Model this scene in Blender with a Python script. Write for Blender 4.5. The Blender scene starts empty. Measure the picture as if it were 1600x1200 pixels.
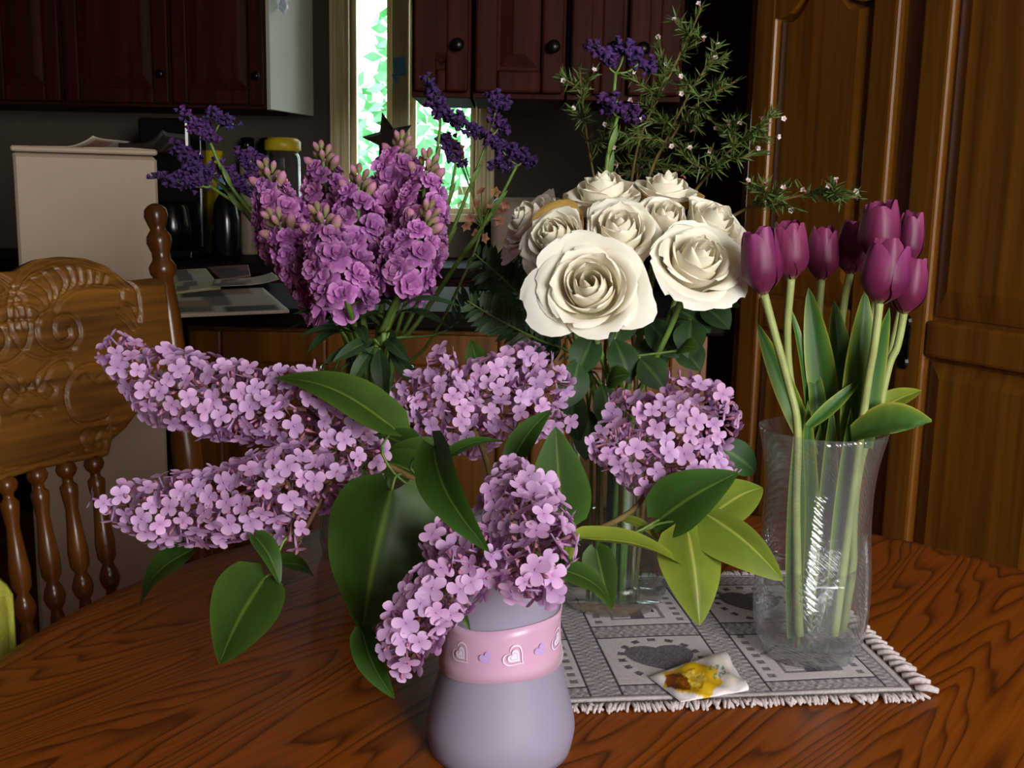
import bpy, bmesh, math, random
import numpy as np
from mathutils import Vector, Matrix

# ------------------------------------------------------------------ camera
F = 1700.0; PITCH = math.radians(10); ROLL = math.radians(1.2)
TZ = 0.75                                     # table top height
CAM = np.array([0.0, 0.0, TZ + 0.42])
_r0 = np.array([1.0, 0, 0]); FW = np.array([0, math.cos(PITCH), -math.sin(PITCH)])
_u0 = np.array([0, math.sin(PITCH), math.cos(PITCH)])
CR = _r0 * math.cos(ROLL) + _u0 * math.sin(ROLL)
CU = _u0 * math.cos(ROLL) - _r0 * math.sin(ROLL)
scene = bpy.context.scene
COL = scene.collection
cd = bpy.data.cameras.new('camera'); cam = bpy.data.objects.new('camera', cd); COL.objects.link(cam)
cd.sensor_width = 36; cd.lens = 36 * F / 1600; cd.clip_start = .02
M = Matrix((CR, CU, -FW)).transposed().to_4x4(); M.translation = CAM
cam.matrix_world = M
scene.camera = cam

# ------------------------------------------------------------------ world, lights, exposure
w = bpy.data.worlds.new('world'); scene.world = w; w.use_nodes = True
bg = w.node_tree.nodes['Background']; bg.inputs[0].default_value = (.80, .93, 1, 1); bg.inputs[1].default_value = 3.2
scene.view_settings.view_transform = 'Standard'; scene.view_settings.look = 'None'
scene.view_settings.gamma = 1; scene.view_settings.use_curve_mapping = False
scene.view_settings.exposure = 0.85
def area(name, loc, target, sx, sy, power, col):
    l = bpy.data.lights.new(name, 'AREA'); l.shape = 'RECTANGLE'; l.size = sx; l.size_y = sy
    l.energy = power; l.color = col
    o = bpy.data.objects.new(name, l); COL.objects.link(o); o.location = loc
    o.rotation_euler = (Vector(target) - Vector(loc)).to_track_quat('-Z', 'Y').to_euler()
    return o
# daylight standing in the opening of the dining room window behind the camera; the kitchen is lit by the sky through its own window
area('dining_window_daylight_offscreen', (1.3, -1.495, 1.625), (1.3, 0, 1.625), 1.24, 1.18, 52, (1.0, .95, .88))

# ------------------------------------------------------------------ helpers
def ray(x, y): return FW + CR * (x - 800) / F - CU * (y - 600) / F
def atY(x, y, Y):
    d = ray(x, y); return CAM + d * (Y / d[1])
def atZ(x, y, z):
    d = ray(x, y); return CAM + d * ((z - CAM[2]) / d[2])
def atP(x, y, p, n):
    d = ray(x, y); return CAM + d * (np.dot(np.asarray(p) - CAM, n) / np.dot(d, n))
def pxm(p): return np.dot(np.asarray(p) - CAM, FW) / F       # metres per pixel at a point
def unit(v):
    v = np.asarray(v, float); return v / (np.linalg.norm(v) + 1e-12)
ORG = {}
def org(p): return ORG.get(p.name, np.zeros(3)) if p is not None else np.zeros(3)
def tag(o, label=None, cat=None, group=None, kind=None):
    if label: o['label'] = label
    if cat: o['category'] = cat
    if group: o['group'] = group
    if kind: o['kind'] = kind
    return o
def thing(name, label, cat, loc=(0, 0, 0), group=None, kind=None):
    o = bpy.data.objects.new(name, None); o.empty_display_size = .02; COL.objects.link(o); o.location = loc
    ORG[o.name] = np.array(loc, float)
    return tag(o, label, cat, group, kind)
def mesh(name, V, Fc, mat, col=None, smooth=True):
    me = bpy.data.meshes.new(name)
    me.from_pydata([tuple(map(float, v)) for v in V], [], [tuple(int(i) for i in f) for f in Fc])
    if mat is not None: me.materials.append(mat)
    if smooth: me.polygons.foreach_set('use_smooth', [True] * len(me.polygons))
    if col is not None:
        a = me.color_attributes.new('Col', 'FLOAT_COLOR', 'POINT')
        c = np.ones((len(V), 4)); c[:, :3] = col; a.data.foreach_set('color', c.ravel())
    me.update()
    return me
def link(name, me, parent=None, loc=(0, 0, 0), mat3=None):
    o = bpy.data.objects.new(name, me); COL.objects.link(o)
    if parent is not None: o.parent = parent
    if mat3 is not None:
        mm = Matrix([list(r) for r in mat3]).to_4x4(); mm.translation = Vector(loc); o.matrix_basis = mm
    else: o.location = loc
    ORG[o.name] = org(parent) + (np.zeros(3) if mat3 is not None else np.array(loc, float))
    return o
def mk(name, V, Fc, mat, parent=None, col=None, smooth=True):
    """one mesh object from WORLD vertices"""
    V = np.asarray(V, float)
    if parent is None:
        lo = V.min(0); hi = V.max(0); c = np.array([(lo[0] + hi[0]) / 2, (lo[1] + hi[1]) / 2, lo[2]])
        return link(name, mesh(name, V - c, Fc, mat, col, smooth), None, c)
    return link(name, mesh(name, V - org(parent), Fc, mat, col, smooth), parent)
class MB:
    def __init__(s): s.V = []; s.F = []; s.C = []; s.n = 0
    def add(s, V, Fc, c=None):
        V = np.asarray(V, float); s.V.append(V); s.F += [tuple(i + s.n for i in f) for f in Fc]; s.n += len(V)
        s.C.append(np.tile(c, (len(V), 1)) if (c is not None and np.ndim(c) == 1) else (np.ones((len(V), 3)) if c is None else np.asarray(c)))
        return s
    def get(s): return np.concatenate(s.V), s.F, np.concatenate(s.C)
    def build(s, name, mat, parent=None, smooth=True):
        V, Fc, C = s.get(); return mk(name, V, Fc, mat, parent, C, smooth)
def gridF(nu, nv, wrap=False):
    f = []
    for j in range(nv - 1):
        for i in range(nu if wrap else nu - 1):
            i2 = (i + 1) % nu; f.append((j * nu + i, j * nu + i2, (j + 1) * nu + i2, (j + 1) * nu + i))
    return f
def spline(P, n):
    P = np.asarray(P, float)
    if len(P) == 2: return P[0] + (P[1] - P[0]) * np.linspace(0, 1, n)[:, None]
    Q = np.vstack([2 * P[0] - P[1], P, 2 * P[-1] - P[-2]]); out = []
    for t in np.linspace(0, len(P) - 1 - 1e-9, n):
        k = int(t); u = t - k; a, b, c, d = Q[k:k + 4]
        out.append(.5 * ((2 * b) + (c - a) * u + (2 * a - 5 * b + 4 * c - d) * u * u + (3 * b - 3 * c + d - a) * u ** 3))
    return np.array(out)
def tube(P, r, n=6, cap=True):
    P = np.asarray(P, float); m = len(P); r = np.interp(np.linspace(0, 1, m), np.linspace(0, 1, np.size(r)), np.atleast_1d(r)) if np.size(r) != m else np.asarray(r)
    T = np.gradient(P, axis=0); T /= np.linalg.norm(T, axis=1)[:, None] + 1e-12
    a = unit(np.cross(T[0], [0.31, .2, .93] if abs(T[0][2]) < .9 else [1, 0, 0.1])); V = []
    for k in range(m):
        a = unit(a - T[k] * np.dot(a, T[k])); b = np.cross(T[k], a)
        th = np.arange(n) * 2 * math.pi / n
        V.append(P[k] + r[k] * (np.cos(th)[:, None] * a + np.sin(th)[:, None] * b))
    V = np.concatenate(V); f = gridF(n, m, True)
    if cap: f += [tuple(range(n))[::-1], tuple(range((m - 1) * n, m * n))]
    return V, f
def lathe(prof, n=40, c=(0, 0, 0), closed=False):
    """prof: list (r,z)"""
    prof = np.asarray(prof, float); th = np.arange(n) * 2 * math.pi / n
    V = np.concatenate([np.stack([r * np.cos(th), r * np.sin(th), np.full(n, z)], 1) for r, z in prof]) + np.asarray(c)
    f = gridF(n, len(prof), True)
    if closed: f += [tuple(range(n))[::-1], tuple(range((len(prof) - 1) * n, len(prof) * n))]
    return V, f
def lathe_axis(prof, a, b, n=12):
    """turned piece between world points a and b; prof (t, r)"""
    a = np.asarray(a, float); b = np.asarray(b, float)
    P = [a + (b - a) * t for t, r in prof]
    return tube(np.array(P), np.array([r for t, r in prof]), n)
def boxv(c, ax, ay, az, bev=0.0, seg=1):
    """box centred c with half-vectors ax, ay, az; optional bevel (metres)"""
    bm = bmesh.new(); vs = []
    L = [np.linalg.norm(v) for v in (ax, ay, az)]; U = [unit(v) for v in (ax, ay, az)]
    for sx in (-1, 1):
        for sy in (-1, 1):
            for sz in (-1, 1): vs.append(bm.verts.new((sx * L[0], sy * L[1], sz * L[2])))
    for q in ((0, 1, 3, 2), (4, 6, 7, 5), (0, 4, 5, 1), (2, 3, 7, 6), (0, 2, 6, 4), (1, 5, 7, 3)): bm.faces.new([vs[i] for i in q])
    bmesh.ops.recalc_face_normals(bm, faces=bm.faces)
    if bev > 0: bmesh.ops.bevel(bm, geom=list(bm.edges), offset=min(bev, min(L) * .9), segments=seg, affect='EDGES', profile=.5)
    bm.verts.ensure_lookup_table(); bm.verts.index_update()
    V = np.array([v.co[:] for v in bm.verts]); fc = [tuple(v.index for v in f.verts) for f in bm.faces]; bm.free()
    return np.asarray(c) + V @ np.array(U), fc
def box(x0, x1, y0, y1, z0, z1, bev=0.0, seg=1):
    return boxv(((x0 + x1) / 2, (y0 + y1) / 2, (z0 + z1) / 2), ((x1 - x0) / 2, 0, 0), (0, (y1 - y0) / 2, 0), (0, 0, (z1 - z0) / 2), bev, seg)
def prism(poly, o, ax, ay, n, t, inset=0, raise_=0):
    """polygon (2d) in plane o+ax,ay extruded by t along n; optional raised inset field"""
    poly = np.asarray(poly, float); k = len(poly)
    P3 = lambda q, h: np.asarray(o) + q[:, :1] * ax + q[:, 1:] * ay + np.asarray(n) * h
    V = [P3(poly, 0), P3(poly, t)]; f = [tuple(range(k))[::-1]]
    f += [(i, (i + 1) % k, k + (i + 1) % k, k + i) for i in range(k)]
    if inset:
        c = poly.mean(0); half = (poly.max(0) - poly.min(0)) / 2
        q = c + (poly - c) * (1 - inset / half)
        V.append(P3(q, t + raise_)); f += [(k + i, k + (i + 1) % k, 2 * k + (i + 1) % k, 2 * k + i) for i in range(k)]
        f.append(tuple(range(2 * k, 3 * k)))
    else: f.append(tuple(range(k, 2 * k)))
    return np.concatenate(V), f

# ------------------------------------------------------------------ materials
def newmat(name):
    m = bpy.data.materials.new(name); m.use_nodes = True
    return m, m.node_tree.nodes, m.node_tree.links, m.node_tree.nodes['Principled BSDF']
def srgb(r, g, b):
    f = lambda c: (c / 255 / 12.92) if c / 255 <= .04045 else ((c / 255 + .055) / 1.055) ** 2.4
    return (f(r), f(g), f(b), 1)
def ramp(N, stops, interp='LINEAR'):
    r = N.new('ShaderNodeValToRGB'); r.color_ramp.interpolation = interp; e = r.color_ramp.elements
    while len(e) < len(stops): e.new(.5)
    for k, (p, c) in enumerate(stops): e[k].position = p; e[k].color = c
    return r
def plain(name, c, rough=.6, metal=0, noise=.12, scale=30, spec=.5, coat=0):
    m, N, L, b = newmat(name)
    n = N.new('ShaderNodeTexNoise'); n.inputs['Scale'].default_value = scale; n.inputs['Detail'].default_value = 4
    tc = N.new('ShaderNodeTexCoord'); L.new(tc.outputs['Object'], n.inputs['Vector'])
    r = ramp(N, [(.3, tuple(x * (1 - noise) for x in c[:3]) + (1,)), (.7, tuple(min(1, x * (1 + noise)) for x in c[:3]) + (1,))])
    L.new(n.outputs['Fac'], r.inputs['Fac']); L.new(r.outputs['Color'], b.inputs['Base Color'])
    b.inputs['Roughness'].default_value = rough; b.inputs['Metallic'].default_value = metal
    b.inputs['Specular IOR Level'].default_value = spec; b.inputs['Coat Weight'].default_value = coat
    return m
def wood(name, dark, light, stretch=(28, 28, 1.6), rough=.38, rot=(0, 0, 0), pore=.5, bump=.15, coat=.0, bands=0, spec=.5):
    m, N, L, b = newmat(name)
    tc = N.new('ShaderNodeTexCoord'); mp = N.new('ShaderNodeMapping'); mp.inputs['Rotation'].default_value = rot
    mp.inputs['Scale'].default_value = stretch
    mr = N.new('ShaderNodeMapping'); mr.inputs['Rotation'].default_value = rot
    L.new(tc.outputs['Object'], mr.inputs['Vector']); mp.inputs['Rotation'].default_value = (0, 0, 0)
    L.new(mr.outputs['Vector'], mp.inputs['Vector'])
    n = N.new('ShaderNodeTexNoise'); n.inputs['Scale'].default_value = 1; n.inputs['Detail'].default_value = 6; n.inputs['Roughness'].default_value = .6
    L.new(mp.outputs['Vector'], n.inputs['Vector'])
    fac = n.outputs['Fac']
    if bands:
        mp2 = N.new('ShaderNodeMapping'); mp2.inputs['Scale'].default_value = (1, .13, 1); L.new(mr.outputs['Vector'], mp2.inputs['Vector'])
        n2 = N.new('ShaderNodeTexNoise'); n2.inputs['Scale'].default_value = 7; n2.inputs['Detail'].default_value = 3; n2.inputs['Roughness'].default_value = .35; L.new(mp2.outputs['Vector'], n2.inputs['Vector'])
        mu = N.new('ShaderNodeMath'); mu.operation = 'MULTIPLY'; mu.inputs[1].default_value = bands; L.new(n2.outputs['Fac'], mu.inputs[0])
        fr = N.new('ShaderNodeMath'); fr.operation = 'FRACT'; L.new(mu.outputs[0], fr.inputs[0])
        # asymmetric ring: sharp dark line that fades
        rr = ramp(N, [(0, (.5, .5, .5, 1)), (.07, (.08, .08, .08, 1)), (.2, (.4, .4, .4, 1)), (.42, (.72, .72, .72, 1)), (.9, (.8, .8, .8, 1)), (1, (.6, .6, .6, 1))]); L.new(fr.outputs[0], rr.inputs['Fac'])
        mx = N.new('ShaderNodeMix'); mx.data_type = 'FLOAT'; mx.inputs['Factor'].default_value = .55
        L.new(rr.outputs['Color'], mx.inputs[2]); L.new(n.outputs['Fac'], mx.inputs[3]); fac = mx.outputs[0]
        r = ramp(N, [(.28, dark), (.70, light)])
    else: r = ramp(N, [(.5 - .28 * pore - .05, dark), (.68, light)])
    L.new(fac, r.inputs['Fac']); L.new(r.outputs['Color'], b.inputs['Base Color'])
    bp = N.new('ShaderNodeBump'); bp.inputs['Strength'].default_value = bump; bp.inputs['Distance'].default_value = .002
    L.new(fac, bp.inputs['Height']); L.new(bp.outputs['Normal'], b.inputs['Normal'])
    b.inputs['Roughness'].default_value = rough; b.inputs['Coat Weight'].default_value = coat; b.inputs['Coat Roughness'].default_value = .2
    b.inputs['Specular IOR Level'].default_value = spec
    return m
def petalmat(name, stops, chan='Red', rough=.6, trans=.25, vary=.12, hue=.02, noise=.15, nscale=(90, 90, 90), edge=None):
    """colour along the petal from the Col attribute's red channel, random tint per object"""
    m, N, L, b = newmat(name)
    at = N.new('ShaderNodeAttribute'); at.attribute_name = 'Col'
    sp = N.new('ShaderNodeSeparateColor'); L.new(at.outputs['Color'], sp.inputs[0])
    r = ramp(N, stops); L.new(sp.outputs[chan], r.inputs['Fac']); c = r.outputs['Color']
    oi = N.new('ShaderNodeObjectInfo'); hs = N.new('ShaderNodeHueSaturation')
    mr = N.new('ShaderNodeMapRange'); mr.inputs[3].default_value = 1 - vary; mr.inputs[4].default_value = 1 + vary
    L.new(oi.outputs['Random'], mr.inputs[0]); L.new(mr.outputs[0], hs.inputs['Value'])
    m2 = N.new('ShaderNodeMapRange'); m2.inputs[3].default_value = .5 - hue; m2.inputs[4].default_value = .5 + hue
    wn = N.new('ShaderNodeTexWhiteNoise'); wn.noise_dimensions = '1D'; L.new(oi.outputs['Random'], wn.inputs['W'])
    L.new(wn.outputs['Value'], m2.inputs[0]); L.new(m2.outputs[0], hs.inputs['Hue'])
    tc = N.new('ShaderNodeTexCoord'); mp = N.new('ShaderNodeMapping'); mp.inputs['Scale'].default_value = nscale
    nz = N.new('ShaderNodeTexNoise'); nz.inputs['Scale'].default_value = 1; L.new(tc.outputs['Object'], mp.inputs[0]); L.new(mp.outputs[0], nz.inputs['Vector'])
    m3 = N.new('ShaderNodeMapRange'); m3.inputs[1].default_value = .3; m3.inputs[2].default_value = .7; m3.inputs[3].default_value = 1 - noise; m3.inputs[4].default_value = 1 + noise
    L.new(nz.outputs['Fac'], m3.inputs[0])
    mm = N.new('ShaderNodeMix'); mm.data_type = 'RGBA'; mm.blend_type = 'MULTIPLY'; mm.inputs[0].default_value = 1
    L.new(c, mm.inputs[6]); L.new(m3.outputs[0], mm.inputs[7]); L.new(mm.outputs[2], hs.inputs['Color'])
    L.new(hs.outputs['Color'], b.inputs['Base Color']); b.inputs['Roughness'].default_value = rough
    b.inputs['Specular IOR Level'].default_value = .3
    out = N['Material Output']; tr = N.new('ShaderNodeBsdfTranslucent'); L.new(hs.outputs['Color'], tr.inputs['Color'])
    mx = N.new('ShaderNodeMixShader'); mx.inputs[0].default_value = trans
    L.new(b.outputs[0], mx.inputs[1]); L.new(tr.outputs[0], mx.inputs[2]); L.new(mx.outputs[0], out.inputs['Surface'])
    return m
def glassmat(name, tint=(.9, .95, .95), rough=.04, base=.04, bump=0, white=0.0):
    """thin clear glass: transparent with fresnel reflections"""
    m, N, L, b = newmat(name); out = N['Material Output']; N.remove(b)
    t = N.new('ShaderNodeBsdfTransparent'); t.inputs[0].default_value = (*tint, 1)
    g = N.new('ShaderNodeBsdfGlossy'); g.inputs['Roughness'].default_value = rough; g.inputs[0].default_value = (.95, .97, 1, 1)
    f = N.new('ShaderNodeLayerWeight'); f.inputs['Blend'].default_value = .5
    pw_ = N.new('ShaderNodeMath'); pw_.operation = 'POWER'; pw_.inputs[1].default_value = 3.0; L.new(f.outputs['Facing'], pw_.inputs[0])
    ma = N.new('ShaderNodeMath'); ma.operation = 'MULTIPLY_ADD'; ma.inputs[1].default_value = .9; ma.inputs[2].default_value = base; L.new(pw_.outputs[0], ma.inputs[0])
    mx = N.new('ShaderNodeMixShader'); L.new(ma.outputs[0], mx.inputs[0]); L.new(t.outputs[0], mx.inputs[1]); L.new(g.outputs[0], mx.inputs[2])
    last = mx
    if white:
        d = N.new('ShaderNodeBsdfDiffuse'); d.inputs[0].default_value = (.72, .76, .85, 1)
        m2 = N.new('ShaderNodeMixShader'); m2.inputs[0].default_value = white; L.new(mx.outputs[0], m2.inputs[1]); L.new(d.outputs[0], m2.inputs[2]); last = m2
    if bump:
        tc = N.new('ShaderNodeTexCoord'); wv = N.new('ShaderNodeTexWave'); wv.wave_type = 'BANDS'; wv.bands_direction = 'DIAGONAL'
        wv.inputs['Scale'].default_value = 90; wv.inputs['Distortion'].default_value = 3; wv.inputs['Detail Scale'].default_value = .6
        L.new(tc.outputs['Object'], wv.inputs['Vector'])
        bp = N.new('ShaderNodeBump'); bp.inputs['Strength'].default_value = bump; bp.inputs['Distance'].default_value = .002
        L.new(wv.outputs['Fac'], bp.inputs['Height']); L.new(bp.outputs[0], g.inputs['Normal']); L.new(bp.outputs[0], f.inputs['Normal'])
    L.new(last.outputs[0], out.inputs['Surface'])
    return m
def attrmat(name, rough=.8, bump=0, bscale=900, spec=.3):
    """colour straight from the Col attribute with a fine fibre noise"""
    m, N, L, b = newmat(name); at = N.new('ShaderNodeAttribute'); at.attribute_name = 'Col'
    tc = N.new('ShaderNodeTexCoord'); n = N.new('ShaderNodeTexNoise'); n.inputs['Scale'].default_value = bscale; L.new(tc.outputs['Object'], n.inputs['Vector'])
    mr = N.new('ShaderNodeMapRange'); mr.inputs[1].default_value = .3; mr.inputs[2].default_value = .7; mr.inputs[3].default_value = .85; mr.inputs[4].default_value = 1.1
    L.new(n.outputs['Fac'], mr.inputs[0]); mm = N.new('ShaderNodeMix'); mm.data_type = 'RGBA'; mm.blend_type = 'MULTIPLY'; mm.inputs[0].default_value = 1
    L.new(at.outputs['Color'], mm.inputs[6]); L.new(mr.outputs[0], mm.inputs[7]); L.new(mm.outputs[2], b.inputs['Base Color'])
    if bump:
        bp = N.new('ShaderNodeBump'); bp.inputs['Strength'].default_value = bump; bp.inputs['Distance'].default_value = .001
        L.new(n.outputs['Fac'], bp.inputs['Height']); L.new(bp.outputs[0], b.inputs['Normal'])
    b.inputs['Roughness'].default_value = rough; b.inputs['Specular IOR Level'].default_value = spec
    return m

GRAIN = math.radians(37)
m_table = wood('table_oak', srgb(78, 32, 5), srgb(146, 76, 14), (230, 7, 230), .45, (0, 0, GRAIN), bands=44, coat=.0, bump=.15, spec=.22)
m_tableleg = wood('table_leg_oak', srgb(70, 28, 6), srgb(150, 75, 20), (40, 40, 2), .4)
m_pantry = wood('pantry_oak', srgb(80, 46, 6), srgb(130, 80, 17), (45, 45, 1.3), .36, coat=.15)
m_kitchen = wood('kitchen_dark_wood', srgb(34, 10, 4), srgb(62, 22, 8), (45, 45, 1.4), .55, spec=.08)
m_chair = wood('chair_oak', srgb(92, 50, 8), srgb(150, 92, 24), (4, 4, 60), .33, coat=.3)
m_chairturn = wood('chair_turned_oak', srgb(72, 36, 6), srgb(116, 66, 16), (40, 40, 4), .3, coat=.3)
m_wall = plain('wall_paint', srgb(84, 74, 64), .85, noise=.04, scale=6)
m_ceil = plain('ceiling_paint', srgb(150, 138, 124), .9, noise=.03, scale=5)
m_floor = wood('floor_oak', srgb(90, 45, 18), srgb(140, 80, 35), (30, 2, 30), .4)
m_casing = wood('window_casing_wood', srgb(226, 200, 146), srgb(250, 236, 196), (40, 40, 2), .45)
m_counter = plain('dark_laminate', srgb(22, 14, 13), .6, noise=.35, scale=220, spec=.08)
m_white = plain('white_enamel', srgb(176, 156, 136), .6, noise=.03, scale=8)
m_pale = plain('pale_laminate', srgb(196, 196, 178), .35, noise=.03, scale=8)
m_black = plain('black_plastic', srgb(14, 12, 14), .18, noise=.1)
m_brass = plain('aged_brass', srgb(120, 88, 50), .35, 1.0, noise=.2, scale=60)
m_iron = plain('black_iron', srgb(20, 16, 14), .3, .6, noise=.2)
m_blue = plain('blue_tape', srgb(120, 190, 250), .5)
m_bluehighlight = plain('painted_blue_highlight', srgb(120, 170, 215), .3)
m_yellow = plain('yellow_plastic', srgb(205, 180, 30), .4)
m_beige = plain('beige_ceramic', srgb(150, 128, 108), .5)
m_greencloth = plain('green_cloth', srgb(150, 150, 50), .9, scale=300, noise=.15)
m_star = plain('dark_star_metal', srgb(60, 44, 24), .6, .2, noise=.3)
m_foliage = plain('outside_foliage', srgb(118, 188, 128), .6, noise=.4, scale=6)
m_frost = None
m_paper = attrmat('printed_paper', .6, 0, 200)
m_mat = attrmat('woven_cotton', .95, .8, 1400, .1)
m_fringe = plain('cotton_fringe', srgb(196, 184, 186), .95, noise=.2, scale=400, spec=.1)
m_packet = attrmat('glossy_packet', .28, 0, 80, .6)
m_leaf = petalmat('lilac_leaf', [(0, srgb(92, 116, 44)), (.08, srgb(44, 72, 22)), (.7, srgb(52, 84, 26)), (1, srgb(66, 96, 32))], 'Green', .5, .22, .12, .012, .12, (40, 40, 40))
m_leafl = petalmat('young_lilac_leaf', [(0, srgb(176, 182, 84)), (.08, srgb(112, 130, 40)), (.7, srgb(124, 140, 46)), (1, srgb(140, 152, 56))], 'Green', .45, .3, .08, .01, .12, (40, 40, 40))
m_tleaf = petalmat('tulip_leaf', [(0, srgb(52, 92, 40)), (.5, srgb(70, 108, 42)), (.85, srgb(104, 130, 48)), (1, srgb(164, 164, 70))], 'Green', .45, .25, .1, .012, .14, (120, 120, 10))
m_tstem = plain('tulip_stem', srgb(150, 160, 96), .5, noise=.15, scale=60)
m_stem = plain('green_stem', srgb(92, 122, 50), .55, noise=.2, scale=80)
m_wstem = plain('woody_stem', srgb(104, 86, 44), .7, noise=.25, scale=80)
m_dleaf = petalmat('rose_leaf', [(0, srgb(70, 98, 50)), (.15, srgb(40, 66, 36)), (1, srgb(46, 74, 38))], 'Green', .5, .15, .2, .01, .15, (60, 60, 60))
m_lilac = petalmat('lilac_petal', [(0, srgb(186, 138, 188)), (.22, srgb(196, 150, 204)), (1, srgb(222, 182, 224))], 'Red', .6, .22, .12, .022, .08)
m_bud = petalmat('lilac_bud', [(0, srgb(120, 92, 60)), (.5, srgb(164, 102, 126)), (1, srgb(186, 122, 152))], 'Red', .6, .15, .2, .02)
m_rose = petalmat('white_rose_petal', [(0, srgb(230, 218, 168)), (.5, srgb(250, 244, 224)), (1, srgb(255, 251, 242))], 'Red', .55, .22, .02, .004, .03, (60, 60, 60))
m_rosebrown = petalmat('browned_rose_petal', [(0, srgb(200, 170, 96)), (.5, srgb(214, 178, 110)), (1, srgb(190, 146, 80))], 'Red', .6, .22, .05, .01, .2, (60, 60, 60))
m_tulip = petalmat('purple_tulip_petal', [(0, srgb(140, 130, 90)), (.07, srgb(104, 40, 66)), (.35, srgb(96, 26, 66)), (1, srgb(136, 56, 104))], 'Red', .45, .15, .12, .012, .22, (260, 260, 20))
m_stock = petalmat('stock_petal', [(0, srgb(220, 204, 196)), (.22, srgb(178, 110, 174)), (.7, srgb(174, 100, 172)), (1, srgb(206, 146, 200))], 'Red', .6, .25, .3, .02, .15)
m_stockbud = petalmat('stock_bud', [(0, srgb(120, 134, 60)), (.4, srgb(160, 130, 110)), (1, srgb(206, 132, 176))], 'Red', .6, .2, .15, .015)
m_statice = petalmat('statice_purple', [(0, srgb(58, 38, 80)), (1, srgb(88, 54, 118))], 'Red', .8, .2, .2, .015)
m_peach = petalmat('peach_blossom', [(0, srgb(150, 90, 60)), (1, srgb(220, 160, 130))], 'Red', .6, .2, .15, .02)
m_wax = petalmat('wax_blossom', [(0, srgb(200, 110, 130)), (.4, srgb(240, 220, 220)), (1, srgb(245, 235, 230))], 'Red', .5, .2, .05, .01)
m_needle = plain('wax_needles', srgb(78, 100, 44), .6, noise=.25, scale=60)
m_glass = glassmat('clear_pressed_glass', (.97, .985, .985), .10, base=.07, bump=.35, white=.035)
m_glassg = glassmat('greenish_glass', (.90, .955, .93), .06, base=.06, white=.01)
m_water = glassmat('water', (.985, .99, .985), .02)
m_pane = glassmat('window_pane', (.97, .99, .99), .02)
m_sun = glassmat('crystal', (.85, .9, 1), .05, white=.3)

def frosted():
    m, N, L, b = newmat('frosted_glass'); b.inputs['Base Color'].default_value = srgb(190, 180, 208)
    b.inputs['Roughness'].default_value = .45
    n = N.new('ShaderNodeTexNoise'); n.inputs['Scale'].default_value = 700; bp = N.new('ShaderNodeBump'); bp.inputs['Strength'].default_value = .15; bp.inputs['Distance'].default_value = .0006
    L.new(n.outputs['Fac'], bp.inputs['Height']); L.new(bp.outputs[0], b.inputs['Normal'])
    t = N.new('ShaderNodeBsdfTranslucent'); t.inputs[0].default_value = srgb(205, 200, 216)
    mx = N.new('ShaderNodeMixShader'); mx.inputs[0].default_value = .45
    L.new(b.outputs[0], mx.inputs[1]); L.new(t.outputs[0], mx.inputs[2]); L.new(mx.outputs[0], N['Material Output'].inputs['Surface'])
    return m
m_frost = frosted()
def ribbonmat():
    m, N, L, b = newmat('satin_ribbon'); n = N.new('ShaderNodeTexNoise'); n.inputs['Scale'].default_value = 4; n.inputs['Detail'].default_value = 0
    r = ramp(N, [(.35, srgb(204, 158, 194)), (.65, srgb(208, 163, 196))]); L.new(n.outputs['Fac'], r.inputs[0]); L.new(r.outputs[0], b.inputs['Base Color'])
    b.inputs['Roughness'].default_value = .32; b.inputs['Sheen Weight'].default_value = .3
    return m
m_ribbon = ribbonmat()
m_print = plain('ribbon_print_white', srgb(236, 220, 240), .45, noise=.03)
m_print2 = plain('ribbon_print_lavender', srgb(190, 160, 222), .45, noise=.03)

# ------------------------------------------------------------------ room shell
XL, XR, YB, YF, ZC = -2.3, 2.1, 4.35, -1.5, 2.45
def struct(name, V, Fc, mat, smooth=False):
    return tag(mk(name, V, Fc, mat, None, None, smooth), kind='structure')
struct('floor', *box(XL - .1, XR + .1, YF - .1, YB + .1, -.1, 0), m_floor)
struct('ceiling', *box(XL - .1, XR + .1, YF - .1, YB + .1, ZC, ZC + .1), m_ceil)
struct('wall_left', *box(XL - .1, XL, YF, YB, 0, ZC), m_wall)
struct('wall_right', *box(XR, XR + .1, YF, YB, 0, ZC), m_wall)
def wall_open(name, Y0, Y1, x0, x1, z0, z1):
    b = MB()
    b.add(*box(XL, x0, Y0, Y1, 0, ZC)); b.add(*box(x1, XR, Y0, Y1, 0, ZC))
    b.add(*box(x0, x1, Y0, Y1, 0, z0)); b.add(*box(x0, x1, Y0, Y1, z1, ZC))
    V, Fc, _ = b.get(); return struct(name, V, Fc, m_wall)
def PX(x, y, Y): return atY(x, y, Y)[0]
WX0, WX1 = PX(546, 100, YB), PX(745, 100, YB); WZ0, WZ1 = 1.08, 2.15
wall_open('wall_back', YB, YB + .12, WX0, WX1, WZ0, WZ1)
DX0, DX1, DZ0, DZ1 = .65, 1.95, 1.0, 2.25
wall_open('wall_front', YF - .12, YF, DX0, DX1, DZ0, DZ1)
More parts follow.
